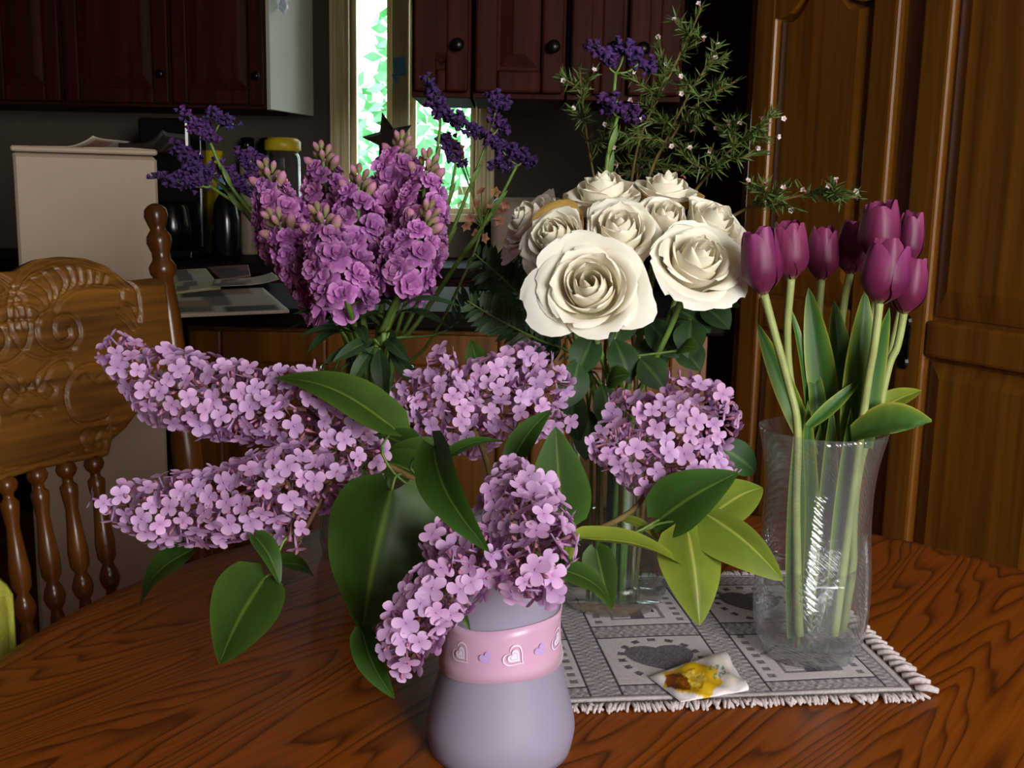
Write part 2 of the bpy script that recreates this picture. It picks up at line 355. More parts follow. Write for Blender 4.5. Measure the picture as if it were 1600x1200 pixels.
def window(name, x0, x1, z0, z1, yw, mull, s):
    root = thing(name, 'x', None, ((x0 + x1) / 2, yw, z0), kind='structure'); del root['label']
    cw = .075
    for k, (a, b_) in enumerate(((x0 - cw, x0), (x1, x1 + cw))):
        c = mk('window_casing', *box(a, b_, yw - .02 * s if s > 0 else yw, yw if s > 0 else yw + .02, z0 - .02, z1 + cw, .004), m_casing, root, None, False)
        for q in (.3, .68):
            xx = a + (b_ - a) * q
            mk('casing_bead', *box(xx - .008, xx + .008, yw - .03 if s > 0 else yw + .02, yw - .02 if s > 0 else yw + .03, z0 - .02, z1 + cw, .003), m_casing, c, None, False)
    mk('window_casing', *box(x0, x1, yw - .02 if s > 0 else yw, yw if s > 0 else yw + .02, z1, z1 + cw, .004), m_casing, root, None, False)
    ya, yb = (yw - .06, yw + .11) if s > 0 else (yw - .11, yw + .06)
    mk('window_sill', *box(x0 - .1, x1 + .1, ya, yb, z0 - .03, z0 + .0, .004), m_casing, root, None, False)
    y0, y1 = (yw + .03, yw + .08) if s > 0 else (yw - .08, yw - .03)
    edges = [x0] + [v for v in mull] + [x1]
    for m0, m1 in mull_pairs(mull):
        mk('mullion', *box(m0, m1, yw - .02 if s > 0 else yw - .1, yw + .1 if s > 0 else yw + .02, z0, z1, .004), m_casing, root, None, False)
    cuts = [x0] + [v for p in mull_pairs(mull) for v in p] + [x1]
    for a, b_ in zip(cuts[::2], cuts[1::2]):
        f = MB(); t = .022
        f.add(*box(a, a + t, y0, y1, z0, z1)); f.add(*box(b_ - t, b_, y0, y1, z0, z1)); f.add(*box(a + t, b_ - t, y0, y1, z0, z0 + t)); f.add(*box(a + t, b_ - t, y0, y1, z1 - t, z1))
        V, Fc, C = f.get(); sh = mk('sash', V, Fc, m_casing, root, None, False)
        mk('pane', *box(a + t, b_ - t, (y0 + y1) / 2 - .002, (y0 + y1) / 2 + .002, z0 + t, z1 - t), m_pane, sh, None, False)
    return root
def mull_pairs(m): return list(zip(m[::2], m[1::2]))
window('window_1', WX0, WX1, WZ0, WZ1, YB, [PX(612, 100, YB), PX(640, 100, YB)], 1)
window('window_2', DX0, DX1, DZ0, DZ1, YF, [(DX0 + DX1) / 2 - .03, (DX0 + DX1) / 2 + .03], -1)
# ground and shrubs seen through the kitchen window
struct('ground_outside', *box(-6, 4, 4.6, 12, -.4, -.3), plain('lawn', srgb(120, 150, 80), .9, noise=.3))
rng = np.random.default_rng(5)
def shrub(loc, R, n, label):
    t = thing('garden_shrub', label, 'shrub', loc); b = MB()
    for k in range(n):
        d = unit(rng.normal(size=3)); c = np.array(loc) + np.array([0, 0, R[2] + .1]) + d * np.array(R) * rng.uniform(.6, 1)
        a = unit(rng.normal(size=3)) * .07; e = unit(np.cross(a, rng.normal(size=3))) * .035
        b.add([c - a, c + e, c + a, c - e], [(0, 1, 2, 3)])
    b.build('foliage', m_foliage, t, False)['kind'] = 'stuff'
    mk('trunk', *tube([np.array(loc), np.array(loc) + [0, 0, R[2]]], [.05, .03], 8), m_wstem, t)
shrub((-.35, 7.2, -.3), (.75, .5, 1.5), 1400, 'green garden shrub seen outside the kitchen window')
shrub((-1.3, 8.2, -.3), (.5, .5, 1.0), 500, 'low pale shrub farther out in the garden')

# ------------------------------------------------------------------ cabinet builder
def door_on(parent, o, ax, n, wd, z0, z1, mat, mids=(), arch=False, stile=.06, thick=.02, knob=None, knobmat=None):
    """frame-and-panel door. o: lower-left corner (world, z ignored), ax: unit along, n: outward normal"""
    up = np.array([0, 0, 1.]); o = np.array([o[0], o[1], z0], float); H = z1 - z0
    d = mk('door', *boxv(o + ax * wd / 2 + up * H / 2 + n * thick * .25, ax * (wd / 2 - .002), n * thick * .25, up * (H / 2 - .002)), mat, parent, None, False)
    st = lambda a, b_, c0, c1, nm: mk(nm, *boxv(o + ax * (a + b_) / 2 + up * (c0 + c1) / 2 + n * thick * .75, ax * (b_ - a) / 2, n * thick * .5, up * (c1 - c0) / 2, .006, 2), mat, d, None, False)
    st(0, stile, 0, H, 'stile'); st(wd - stile, wd, 0, H, 'stile')
    rails = [0, stile] + [v for m_ in mids for v in (m_ - stile * .5, m_ + stile * .5)] + [H - stile, H]
    for a, b_ in zip(rails[::2], rails[1::2]): st(stile, wd - stile, a, b_, 'rail')
    gaps = list(zip(rails[1:-1:2], rails[2::2]))
    for k, (a, b_) in enumerate(gaps):
        g = .008; x0, x1 = stile + g, wd - stile - g; y0, y1 = a + g, b_ - g
        if arch and k == len(gaps) - 1:
            top = []; rise = .07
            for u in np.linspace(1, 0, 15):
                q = abs(2 * u - 1); yy = y1 - rise * (1 if q > .86 else (.5 - .5 * math.cos(math.pi * min(1, q / .86))))
                top.append((x0 + (x1 - x0) * u, yy))
            poly = [(x0, y0), (x1, y0)] + top
            # spandrel wood filling the frame above the arch
            sp = [(stile, b_), ] + [(px_, py_ + g) for px_, py_ in top[::-1]] + [(wd - stile, b_)]
            sp[1] = (stile, top[-1][1] + g); sp[-2] = (wd - stile, top[0][1] + g)
            mk('arched_rail', *prism(sp[::-1], o, ax, up, n, thick * 1.2), mat, d, None, False)
        else: poly = [(x0, y0), (x1, y0), (x1, y1), (x0, y1)]
        mk('panel', *prism(poly, o + n * thick * .5, ax, up, n, .003, .028, .009), mat, d, None, False)
    if knob:
        kx, kz = knob; c = o + ax * kx + up * kz + n * thick * 1.25
        V, Fc = lathe_axis([(0, .007), (.3, .006), (.55, .012), (.8, .015), (.95, .011), (1, .002)], c, c + n * .03, 12)
        mk('knob', V, Fc, knobmat or m_brass, d)
    return d
def cabinet(name, label, x0, x1, y0, y1, z0, z1, ndoors, mat, knobside=1, group=None, parts=True, stile=.055):
    t = thing(name, label, 'cabinet', ((x0 + x1) / 2, y0, z0), group)
    mk('body', *box(x0, x1, y0 + .02, y1, z0, z1, .002), mat, t, None, False)
    wd = (x1 - x0) / ndoors
    for k in range(ndoors):
        kn = (wd - .035 if k % 2 == 0 else .03, .10)
        door_on(t, (x0 + wd * k + .006, y0 + .02, 0), np.array([1., 0, 0]), np.array([0, -1., 0]), wd - .012, z0 + .012, z1 - .012, mat, (), False, stile, .02, kn, m_iron)
    return t

# left upper cabinets on the back wall (three units) with the pale end panel turned to the window
YU = 3.98
zl = atY(200, 166, YU)[2]
cx = [PX(x, 80, YU) for x in (-140, 95, 265, 414)]
for k in range(3):
    lab = ['dark wood wall cabinet farthest from the kitchen window, above the white cabinet', 'dark wood wall cabinet in the middle of the row above the coffee maker', 'dark wood wall cabinet next to the pale end panel'][k]
    c = cabinet('wall_cabinet', lab, cx[k], cx[k + 1], YU, YB - .005, zl, 2.3, 2 if k == 0 else 1, m_kitchen)
a = np.array([cx[3] + .004, YU + .02, 0]); b_ = np.array([PX(486, 80, YB - .03), YB - .03, 0]); dv = unit(b_ - a); nn = np.array([dv[1], -dv[0], 0])
ep = thing('end_panel_cabinet', 'pale slanted cabinet end panel beside the window casing', 'panel', ((a + b_) / 2 + [0, 0, zl]))
mk('panel', *boxv((a + b_) / 2 + [0, 0, (zl + 2.3) / 2] , dv * np.linalg.norm(b_ - a) / 2, nn * .009, np.array([0, 0, (2.3 - zl) / 2]), .002), m_pale, ep, None, False)
sc_ = atP(443, 8, (a + b_) / 2 + nn * .03, nn)
sct = thing('sun_catcher', 'small glass sun catcher hanging on the pale panel', 'ornament', sc_)
mk('crystal', *lathe([(.001, -.03), (.016, -.012), (.018, 0), (.010, .018), (.001, .026)], 8, sc_), m_sun, sct, None, False)
mk('string', *tube([sc_ + [0, 0, .026], sc_ + [0, 0, .2]], .0015, 5), m_iron, sct)
mk('hook', *boxv(sc_ + [0, 0, .2] - nn * .01, nn * .02, dv * .006, np.array([0, 0, .006])), m_iron, sct, None, False)

# base cabinets and worktop along the back wall
for k, (a, b_) in enumerate(((XL + .02, -1.4), (-1.4, -.62), (-.62, .1), (.1, .62))):
    cabinet('base_cabinet', ['dark base cabinet in the kitchen corner behind the white cabinet', 'dark base cabinet under the coffee maker', 'dark base cabinet under the kitchen window', 'dark base cabinet beside the kitchen door'][k], a + .002, b_ - .002, 3.78, YB - .005, .0, .87, 2, m_kitchen)
tag(mk('worktop', *box(XL + .01, .64, 3.74, YB - .005, .872, .91, .006, 2), m_counter, None, None, False), 'long dark worktop along the wall below the kitchen window', 'worktop')
# hanging cabinets over the peninsula
YH = 2.55
zh = atY(765, 153, YH)[2]
hx = [PX(x, 80, YH) for x in (641, 737, 886, 1070)]
for k in range(3):
    cabinet('hanging_cabinet', ['narrow dark cabinet hung over the peninsula, beside the window mullion', 'dark cabinet hung over the peninsula, between two other hanging cabinets', 'wide dark cabinet hung over the peninsula, behind the wax flower branches'][k],
            hx[k] + .002, hx[k + 1] - .002, YH, YH + .33, zh, 2.35, 1 if k < 2 else 2, m_kitchen, stile=.05)
mk('soffit', *box(hx[0], hx[3], YH, YH + .33, 2.352, ZC), m_wall, None, None, False)['kind'] = 'structure'
bpy.data.objects['soffit'].name = 'trim_1'
# dark door to the unlit hall
dr = thing('door_1', 'x', None, (.95, YB - .03, 0), kind='structure'); del dr['label']
mk('slab', *box(.66, 1.46, YB - .045, YB - .003, .0, 2.1, .003), m_kitchen, dr, None, False)
for zz in ((.2, .95), (1.1, 1.95)):
    mk('panel', *prism([(0, 0), (.6, 0), (.6, zz[1] - zz[0]), (0, zz[1] - zz[0])], (.76, YB - .045, zz[0]), np.array([1., 0, 0]), np.array([0, 0, 1.]), np.array([0, -1., 0]), .004, .04, .008), m_kitchen, dr, None, False)

# peninsula
YP = 2.34
px0, px1 = PX(262, 500, YP), .46
pen = thing('peninsula_cabinet', 'wood panelled peninsula base below the papers', 'cabinet', ((px0 + px1) / 2, YP + .03, 0))
mk('body', *box(px0 + .03, px1 - .03, YP + .04, YP + .6, .0, .868, .002), m_pantry, pen, None, False)
npan = 3
for k in range(npan):
    wd = (px1 - px0 - .08) / npan
    door = door_on(pen, (px0 + .04 + wd * k, YP + .04, 0), np.array([1., 0, 0]), np.array([0, -1., 0]), wd - .006, .1, .86, m_pantry, (), False, .07, .02)
    door.name = 'back_panel'
tag(mk('peninsula_worktop', *box(px0, px1, YP, YP + .64, .87, .912, .008, 2), m_counter, None, None, False), 'dark laminate worktop of the peninsula with papers on it', 'worktop')

# white upright cabinet with papers on top
YW = 2.22
wx0, wx1 = PX(24, 330, YW), PX(249, 330, YW); wz = atY(140, 232, YW)[2]
wc = thing('white_cabinet', 'tall cream white upright cabinet behind the carved chair', 'cabinet', ((wx0 + wx1) / 2, YW, 0))
wA = np.array([PX(24, 330, YW - .105), YW - .105, 0]); ww = wx1 - wx0; wB = np.array([wx1, YW, 0]); wd_ = unit(wB - wA); wn_ = np.array([-wd_[1], wd_[0], 0]); sk = unit(np.array([wx1, YW, 0])); ww = np.linalg.norm(wB - wA)
def wbox(u0, u1, v0, v1, z0, z1, bev):
    c = wA + wd_ * (u0 + u1) / 2 * ww + wn_ * (v0 + v1) / 2; c[2] = (z0 + z1) / 2
    return boxv(c, wd_ * (u1 - u0) / 2 * ww, wn_ * (v1 - v0) / 2, np.array([0, 0, (z1 - z0) / 2]), bev)
mk('body', *wbox(.0, .985, .018, .32, 0, wz - .012, .004), m_white, wc, None, False)
mk('door', *wbox(.005, .995, 0, .016, .06, wz - .016, .005), m_white, wc, None, False)
mk('top', *wbox(-.01, 1.0, -.003, .325, wz - .011, wz, .003), m_white, wc, None, False)

def sheet(name, label, corners, z, mat, cols, cat='paper', group=None, thick=.002, curl=0.0, seed=0):
    """rectangular printed sheet from four ground corners (world xy), slight curl"""
    r = np.random.default_rng(seed); n = 22; P = []; C = []
    c = np.array(corners, float)
    blobs = [(r.uniform(.05, .9), r.uniform(.05, .9), r.uniform(.08, .3), r.uniform(.05, .25), cols[r.integers(1, len(cols))]) for _ in range(7)]
    for lay in (0, 1):
        for j in range(n):
            for i in range(n):
                u, v = i / (n - 1), j / (n - 1)
                q = (c[0] * (1 - u) + c[1] * u) * (1 - v) + (c[3] * (1 - u) + c[2] * u) * v
                P.append((q[0], q[1], z + thick * lay + curl * (max(0, u - .5) ** 2 + .5 * max(0, .3 - v) ** 2)))
                col = np.array(cols[0][:3])
                for bu, bv, bw, bh, bc in blobs:
                    if abs(u - bu) < bw and abs(v - bv) < bh: col = np.array(bc[:3])
                if .03 > u or u > .97 or v < .03 or v > .97: col = np.array(cols[0][:3])
                C.append(col)
    f = gridF(n, n); g = [tuple(x + n * n for x in q) for q in f]; fc = [q[::-1] for q in f] + g
    ring = [i for i in range(n)] + [n * k + n - 1 for k in range(1, n)] + [n * (n - 1) + i for i in range(n - 2, -1, -1)] + [n * k for k in range(n - 2, 0, -1)]
    fc += [(ring[k], ring[(k + 1) % len(ring)], ring[(k + 1) % len(ring)] + n * n, ring[k] + n * n) for k in range(len(ring))]
    o = mk(name, P, fc, mat, None, C)
    return tag(o, label, cat, group)
W_, G_, D_, T_ = srgb(200, 186, 168), srgb(110, 100, 96), srgb(40, 34, 34), srgb(168, 132, 104)
def quad(x, y, wd, dp, a):
    ca, sa = math.cos(a), math.sin(a)
    return [(x + ca * u - sa * v, y + sa * u + ca * v) for u, v in ((0, 0), (wd, 0), (wd, dp), (0, dp))]
zc = .9125
def onpen(x, y): p = atZ(x, y, zc); return p[0], p[1]
q0 = [onpen(268, 497), onpen(452, 489), onpen(410, 452), onpen(262, 458)]
sheet('newspaper', 'open newspaper with grey photographs lying at the front of the peninsula', q0, zc, m_paper, [W_, G_, D_, T_, W_], 'newspaper', thick=.006, seed=3)
q1 = [onpen(262, 466), onpen(345, 456), onpen(322, 425), onpen(262, 428)]
sheet('magazine', 'pale magazine lying across the back of the newspaper', q1, zc + .0065, m_paper, [srgb(190, 180, 140), W_, G_, W_], 'magazine', thick=.005, seed=8)
q2 = [onpen(345, 440), onpen(392, 434), onpen(388, 416), onpen(322, 420)]
sheet('booklet', 'reddish brown booklet lying flat on the peninsula behind the newspaper', q2, zc, m_paper, [srgb(120, 60, 44), srgb(90, 40, 30), D_], 'booklet', thick=.006, seed=2)
q3 = [onpen(330, 458), onpen(440, 452), onpen(425, 440), onpen(335, 444)]
sheet('flyer', 'curled photo flyer lying on top of the newspaper', q3, zc + .0125, m_paper, [W_, T_, G_, W_], 'paper', thick=.001, curl=.05, seed=12)
# papers on the white cabinet
pw = lambda x, y, Y: atY(x, y, Y)
def loose(name, label, cx_, cy_, wd, dp, rot, z, tilt, cols, seed, cat='paper', thick=.0015):
    return sheet(name, label, quad(cx_, cy_, wd, dp, rot), z, m_paper, cols, cat, thick=thick, curl=tilt, seed=seed)
loose('letter_sheet', 'cream sheet of paper sagging on top of the white cabinet', wx0 + .005, YW + .09, .13, .17, -.1, wz + .0005, .09, [W_, W_, T_], 4)
loose('envelope', 'pale envelope lying flat on top of the white cabinet', wx0 + .12, YW + .06, .11, .09, -.2, wz + .0005, .0, [W_, W_], 5, 'envelope', .004)
loose('notebook', 'dark notebook lying on top of the white cabinet', wx0 + .155, YW + .165, .10, .11, -.15, wz + .0005, .12, [D_, D_, srgb(90, 70, 60)], 6, 'notebook', .012)

# ------------------------------------------------------------------ things on the back worktop
zb = .9105
def lathe_thing(name, label, cat, x, y, prof, mat, part='body', n=24):
    t = thing(name, label, cat, (x, y, zb)); mk(part, *lathe(prof, n, (x, y, zb), True), mat, t); return t
x = PX(266, 220, 3.98)
t = thing('coffee_maker', 'black glossy coffee maker on the back worktop', 'coffee maker', (x, 3.98, zb))
mk('base', *box(x - .09, x + .09, 3.90, 4.12, zb, zb + .03, .006, 2), m_black, t, None, False)
mk('column', *box(x - .09, x + .09, 4.05, 4.12, zb + .03, zb + .47, .008, 2), m_black, t, None, False)
mk('brew_head', *box(x - .09, x + .09, 3.90, 4.05, zb + .37, zb + .49, .012, 2), m_black, t, None, False)
mk('carafe', *lathe([(.045, .031), (.066, .05), (.07, .11), (.058, .18), (.05, .2)], 20, (x, 3.97, zb), True), m_black, t)
x = PX(442, 240, 3.95)
t = lathe_thing('glass_canister', 'tall clear glass canister with a yellow lid on the back worktop', 'canister', x, 3.95, [(.055, 0), (.062, .02), (.064, .2), (.062, .36), (.056, .385)], m_glassg, 'jar')
mk('lid', *lathe([(.058, .386), (.064, .39), (.064, .42), (.05, .432), (.012, .434)], 24, (x, 3.95, zb), True), m_yellow, t)
x = PX(352, 300, 3.9)
t = lathe_thing('dark_bottle', 'dark glass bottle with a bluish highlight painted as a cap on the back worktop', 'bottle', x, 3.9, [(.045, 0), (.05, .02), (.05, .14), (.04, .2), (.022, .23), (.02, .25)], m_black, 'body')
mk('cap', *lathe([(.026, .248), (.028, .252), (.028, .285), (.018, .292)], 16, (x, 3.9, zb), True), m_bluehighlight, t)  # light blue cap colour stands in for a bluish highlight on the bottle
x = PX(334, 255, 4.2)
lathe_thing('yellow_box', 'yellow cardboard tub on the back worktop', 'tub', x, 4.2, [(.028, 0), (.03, .01), (.033, .37), (.035, .375), (.035, .39), (.02, .392)], m_yellow, 'tub')
x = PX(840, 270, 3.9)
t = thing('toaster', 'beige toaster on the back worktop seen between statice and roses', 'toaster', (x, 3.95, zb))
mk('shell', *box(x - .16, x + .12, 3.86, 4.04, zb + .012, zb + .24, .03, 3), m_beige, t)
mk('slot', *box(x - .12, x + .08, 3.92, 3.94, zb + .236, zb + .243), m_black, t, None, False)
mk('slot', *box(x - .12, x + .08, 3.97, 3.99, zb + .236, zb + .243), m_black, t, None, False)
mk('lever', *box(x + .12, x + .145, 3.94, 3.96, zb + .14, zb + .155, .003), m_black, t, None, False)
mk('foot', *box(x - .14, x + .1, 3.88, 4.02, zb, zb + .012), m_black, t, None, False)
for k, (xx, col, lab) in enumerate(((386, m_beige, 'small brown spice jar on the back worktop beside the glass canister'), (415, m_iron, 'small dark spice jar on the back worktop behind the glass canister'))):
    x = PX(xx, 200, 4.25); t = lathe_thing('spice_jar', lab, 'jar', x, 4.25, [(.03, 0), (.032, .01), (.032, .36), (.022, .40)], col, 'jar', 16)
    mk('lid', *lathe([(.024, .40), (.026, .41), (.026, .44), (.01, .445)], 16, (x, 4.25, zb), True), m_black, t)
# star on the window sill, blue tape on the mullion
s0 = atY(608, 218, YB - .03); poly = []
for k in range(10):
    r = (.105 if k % 2 == 0 else .045); aa = math.pi / 2 + k * math.pi / 5 + .25; poly.append((r * math.cos(aa), r * math.sin(aa)))
st = thing('star_ornament', 'dark metal star standing on the kitchen window sill', 'ornament', (s0[0], YB - .03, WZ0))
mk('star', *prism(poly, s0, np.array([1., 0, 0]), np.array([0, 0, 1.]), np.array([0, -1., 0]), .012, .03, .012), m_star, st, None, False)
mk('stand', *box(s0[0] - .012, s0[0] + .012, YB - .035, YB - .02, WZ0, s0[2] - .03), m_star, st, None, False)
tp = atY(624, 104, YB - .022)
tt = thing('tape_strip', 'torn strip of blue tape stuck on the window mullion', 'tape', tp)
mk('strip', *boxv(tp, (.024, 0, .004), (0, .002, 0), (-.003, 0, .034), .001), m_blue, tt, None, False)
mk('loose_end', *boxv(tp + [-.014, -.004, -.045], (.009, .002, 0), (0, .001, 0), (-.006, .003, .016)), m_blue, tt, None, False)

# ------------------------------------------------------------------ pantry
A = atY(1160, 300, 2.36); B = atY(1600, 320, 1.74); A[2] = B[2] = 0
pd = unit(B - A); pn = np.array([pd[1], -pd[0], 0]);   # pd runs towards the camera; pn faces the room
if np.dot(pn, CAM - A) < 0: pn = -pn
def pant(x, y):
    p = atP(x, y, A, pn); return np.dot(p - A, pd), p[2]
sA = pant(1158, 300)[0]
s1a, s1b = pant(1181, 300)[0], pant(1399, 300)[0]
s2a = pant(1437, 300)[0]; wdoor = s1b - s1a
s2b = s2a + wdoor; sE = s2b + .05
PZ1 = 2.2
pt = thing('pantry_cabinet', 'tall oak pantry cabinet with cathedral arched panel doors', 'cabinet', A + pd * (sA + sE) / 2)
mk('body', *boxv(A + pd * (sA + sE) / 2 - pn * .25 + np.array([0, 0, PZ1 / 2]), pd * (sE - sA) / 2, pn * .25, np.array([0, 0, PZ1 / 2]), .003), m_pantry, pt, None, False)
zr = (pant(1500, 505)[1] + pant(1500, 562)[1]) / 2; zt = pant(1215, 12)[1]
for k, (sa, kx) in enumerate(((s1a, wdoor - .02), (s2a, .02))):
    d = door_on(pt, A + pd * sa, pd, pn, wdoor, .1, zt + .105, m_pantry, (zr - .1,), True, .062, .022)
    if k == 1: pass
    c = A + pd * (sa + kx) + pn * .028 + np.array([0, 0, pant(1412, 530)[1]])
    if k == 1:
        bp = MB(); bp.add(*boxv(c, pd * .012, pn * .002, np.array([0, 0, .028]), .001))
        for s in (-1, 1): bp.add(*lathe_axis([(0, .014), (1, .010)], c + np.array([0, 0, s * .036]) - pn * .002, c + np.array([0, 0, s * .036]) + pn * .004, 12))
        V, Fc, C = bp.get(); mk('back_plate', V, Fc, m_iron, d, None, False)
        mk('knob', *lathe_axis([(0, .006), (.35, .006), (.55, .013), (.8, .016), (.95, .012), (1, .002)], c, c + pn * .032, 14), m_brass, d)
# crown and baseboard of the pantry
mk('cornice', *boxv(A + pd * (sA + sE) / 2 - pn * .24 + np.array([0, 0, PZ1 + .03]), pd * ((sE - sA) / 2 + .02), pn * .28, np.array([0, 0, .03]), .01), m_pantry, pt, None, False)

# ------------------------------------------------------------------ dining table
TC = np.array([.13, .86]); TR = .60
tb = thing('dining_table', 'round oak pedestal dining table with dark open grain', 'table', (TC[0], TC[1], 0))
V, Fc = lathe([(.001, TZ), (TR - .03, TZ), (TR - .012, TZ - .002), (TR - .003, TZ - .009), (TR, TZ - .018), (TR - .003, TZ - .027), (TR - .014, TZ - .034), (.001, TZ - .034)], 128, (TC[0], TC[1], 0))
mk('table_top', V, Fc, m_table, tb)
V, Fc = lathe([(TR - .10, TZ - .0345), (TR - .085, TZ - .036), (TR - .085, TZ - .10), (TR - .11, TZ - .10), (TR - .11, TZ - .0345)], 96, (TC[0], TC[1], 0))
mk('apron', V, Fc, m_tableleg, tb)
V, Fc = lathe([(.02, TZ - .035), (.16, TZ - .036), (.15, TZ - .07), (.06, TZ - .09), (.05, .55), (.085, .42), (.10, .34), (.075, .25), (.09, .2), (.09, .09), (.02, .085)], 32, (TC[0], TC[1], 0))
mk('pedestal', V, Fc, m_tableleg, tb)
for k in range(4):
    a = k * math.pi / 2 + .5; d = np.array([math.cos(a), math.sin(a), 0]); c = np.array([TC[0], TC[1], 0])
    mk('foot', *tube(spline([c + d * .07 + [0, 0, .15], c + d * .2 + [0, 0, .12], c + d * .34 + [0, 0, .05], c + d * .42 + [0, 0, .03]], 10), [.04, .035, .028, .03], 8), m_tableleg, tb)

# ------------------------------------------------------------------ carved chair
p170 = atY(170, 690, 1.40)
d0 = np.array([-.46, -.888, 0]); cn = np.array([.888, -.46, 0])           # along the back (far to near), facing
RAKE = .13; cu = unit(np.array([-cn[0] * RAKE, -cn[1] * RAKE, 1.]))       # up along the raked back
cN = unit(np.cross(d0, cu));
if np.dot(cN, cn) < 0: cN = -cN
def chs(x, y):
    p = atP(x, y, p170, cN) - p170; return np.dot(p, d0), np.dot(p, cu)
s_off = chs(283, 640)[0]                                                    # far post
CO = p170 + d0 * s_off                                                      # origin on the far post axis at board-bottom height
def csh(x, y):
    s, h = chs(x, y); return s - s_off, h
CW = 2 * csh(12, 432)[0]
def cp(s, h, o=0.0): return CO + d0 * s + cu * h + cN * o
hs_seat = (.455 - CO[2]) / cu[2]
ch = thing('dining_chair', 'oak chair with carved shell crest and turned spindles pushed to the table', 'chair', (*(cp(CW / 2, hs_seat)[:2]), 0))
hfin = csh(243, 318)[1]
for k, s in enumerate((0, CW)):
    h = hfin
    prof = [(hs_seat, .017), (hs_seat + .06, .02), (-.1, .016), (-.06, .021), (-.03, .021), (0, .017), (h - .16, .0165), (h - .105, .0125), (h - .098, .018), (h - .088, .019), (h - .078, .0125), (h - .068, .0125), (h - .055, .0175), (h - .045, .0165), (h - .036, .010), (h - .03, .0125), (h - .018, .0165), (h - .008, .0150), (h - .003, .010), (h, .004)]
    P = np.array([cp(s, a_) for a_, r in prof]); mk('post', *tube(P, [r for a_, r in prof], 16), m_chairturn, ch)
# crest board: height field with carved grooves
def crop7(L): return [csh(x * .4831, 380 + y * .4833) for x, y in L]
CARVE = [
    ([(20, 300), (12, 190), (50, 110), (110, 65), (200, 45), (290, 60), (360, 90), (412, 130), (432, 180), (437, 260)], 1.),
    ([(38, 280), (36, 190), (70, 122), (130, 85), (210, 65), (290, 80), (350, 105), (392, 150)], 1.),
    ([(160, 225), (180, 185), (230, 150), (300, 140), (370, 150), (378, 190), (412, 205), (435, 262)], 1.),
    ([(115, 88), (158, 150), (155, 215)], .9), ([(160, 78), (192, 130), (165, 205)], .9), ([(200, 72), (218, 130), (182, 185)], .9), ([(235, 72), (242, 130), (215, 160)], .9),
    ([(265, 76), (270, 130), (247, 148)], .9), ([(300, 88), (292, 138)], .9), ([(328, 98), (318, 140)], .8), ([(80, 112), (135, 155), (150, 210)], .9), ([(50, 150), (110, 175), (140, 215)], .9), ([(40, 195), (92, 205), (125, 235)], .9), ([(40, 250), (75, 245), (108, 262)], .8),
    ([(150, 215), (112, 240), (100, 290), (120, 330), (165, 350), (215, 340), (242, 300), (230, 250), (195, 232), (162, 250), (158, 290), (180, 318), (208, 305), (205, 275)], 1.),
    ([(20, 290), (50, 340), (110, 372), (170, 365), (225, 345)], .9),
    ([(345, 388), (260, 395), (215, 430), (195, 490), (210, 550), (250, 585), (330, 570)], 1.),
    ([(350, 598), (275, 600), (245, 630), (262, 668)], .8), ([(302, 612), (290, 650), (318, 636), (322, 672)], .7),
    ([(-40, 400), (0, 420), (42, 440), (50, 490), (20, 525), (-5, 500), (10, 470)], .7), ([(60, 455), (100, 485), (130, 440), (152, 400), (200, 382), (212, 412)], .8),
    ([(240, 442), (268, 425), (290, 447), (320, 425), (342, 442)], .7), ([(20, 560), (70, 545), (110, 560)], .5), ([(370, 215), (400, 235), (425, 270)], .6), ([(362, 235), (388, 255), (412, 285)], .6),
    ([(0, 730), (120, 712), (240, 690), (345, 668)], .5)]
segs = []
for L, wgt in CARVE:
    P = spline(np.array(crop7(L)), 4 * len(L)); segs.append((P, wgt))
    Q = P.copy(); Q[:, 0] = CW - Q[:, 0]; segs.append((Q, wgt))
allp = np.concatenate([np.concatenate([np.linspace(P[i], P[i + 1], 8) for i in range(len(P) - 1)]) for P, w_ in segs])
allw = np.concatenate([np.full(8 * (len(P) - 1), w_) for P, w_ in segs])
topk = crop7([(505, 112), (405, 122), (380, 100), (340, 72), (270, 48), (195, 42), (120, 52), (70, 75), (45, 95), (10, 85), (-30, 60)])
ts = np.array([0.02] + [p[0] for p in topk]); th_ = np.array([topk[0][1]] + [p[1] for p in topk])
o_ = np.argsort(ts); ts, th_ = ts[o_], th_[o_]
botk = crop7([(500, 470), (440, 545), (400, 600), (352, 640), (345, 688), (250, 706), (100, 735), (0, 752)])
bs = np.array([p[0] for p in botk]); bh = np.array([p[1] for p in botk]); o_ = np.argsort(bs); bs, bh = bs[o_], bh[o_]
def mirr(s): return np.where(s > CW / 2, CW - s, s)
nu, nv = 200, 130
sv = np.linspace(.010, CW - .010, nu); V = []; C = []
T = np.interp(mirr(sv), ts, th_); Bo = np.interp(mirr(sv), bs, bh)
T = np.convolve(np.pad(T, 3, 'edge'), np.ones(7) / 7, 'valid')
S2, V2 = np.meshgrid(sv, np.linspace(0, 1, nv)); H2 = Bo + (T - Bo) * V2
pts = np.stack([S2.ravel(), H2.ravel()], 1); dep = np.zeros(len(pts))
for k in range(0, len(pts), 2000):
    D = np.sqrt(((pts[k:k + 2000, None, :] - allp[None]) ** 2).sum(2)); dep[k:k + 2000] = (allw * np.exp(-(D / .0017) ** 2)).max(1)
edge = np.minimum(1, np.minimum(V2, 1 - V2).ravel() * 14); shape = .009 * edge ** .5
mott = .5 + .5 * np.sin(pts[:, 0] * 37 + np.sin(pts[:, 1] * 53) * 2)
Vf = np.array([cp(a_, b_,   .002 + sh_ - .0075 * g_) for (a_, b_), g_, sh_ in zip(pts, dep, shape)])
Vb = np.array([cp(a_, b_, -.009) for a_, b_ in pts[::1]])
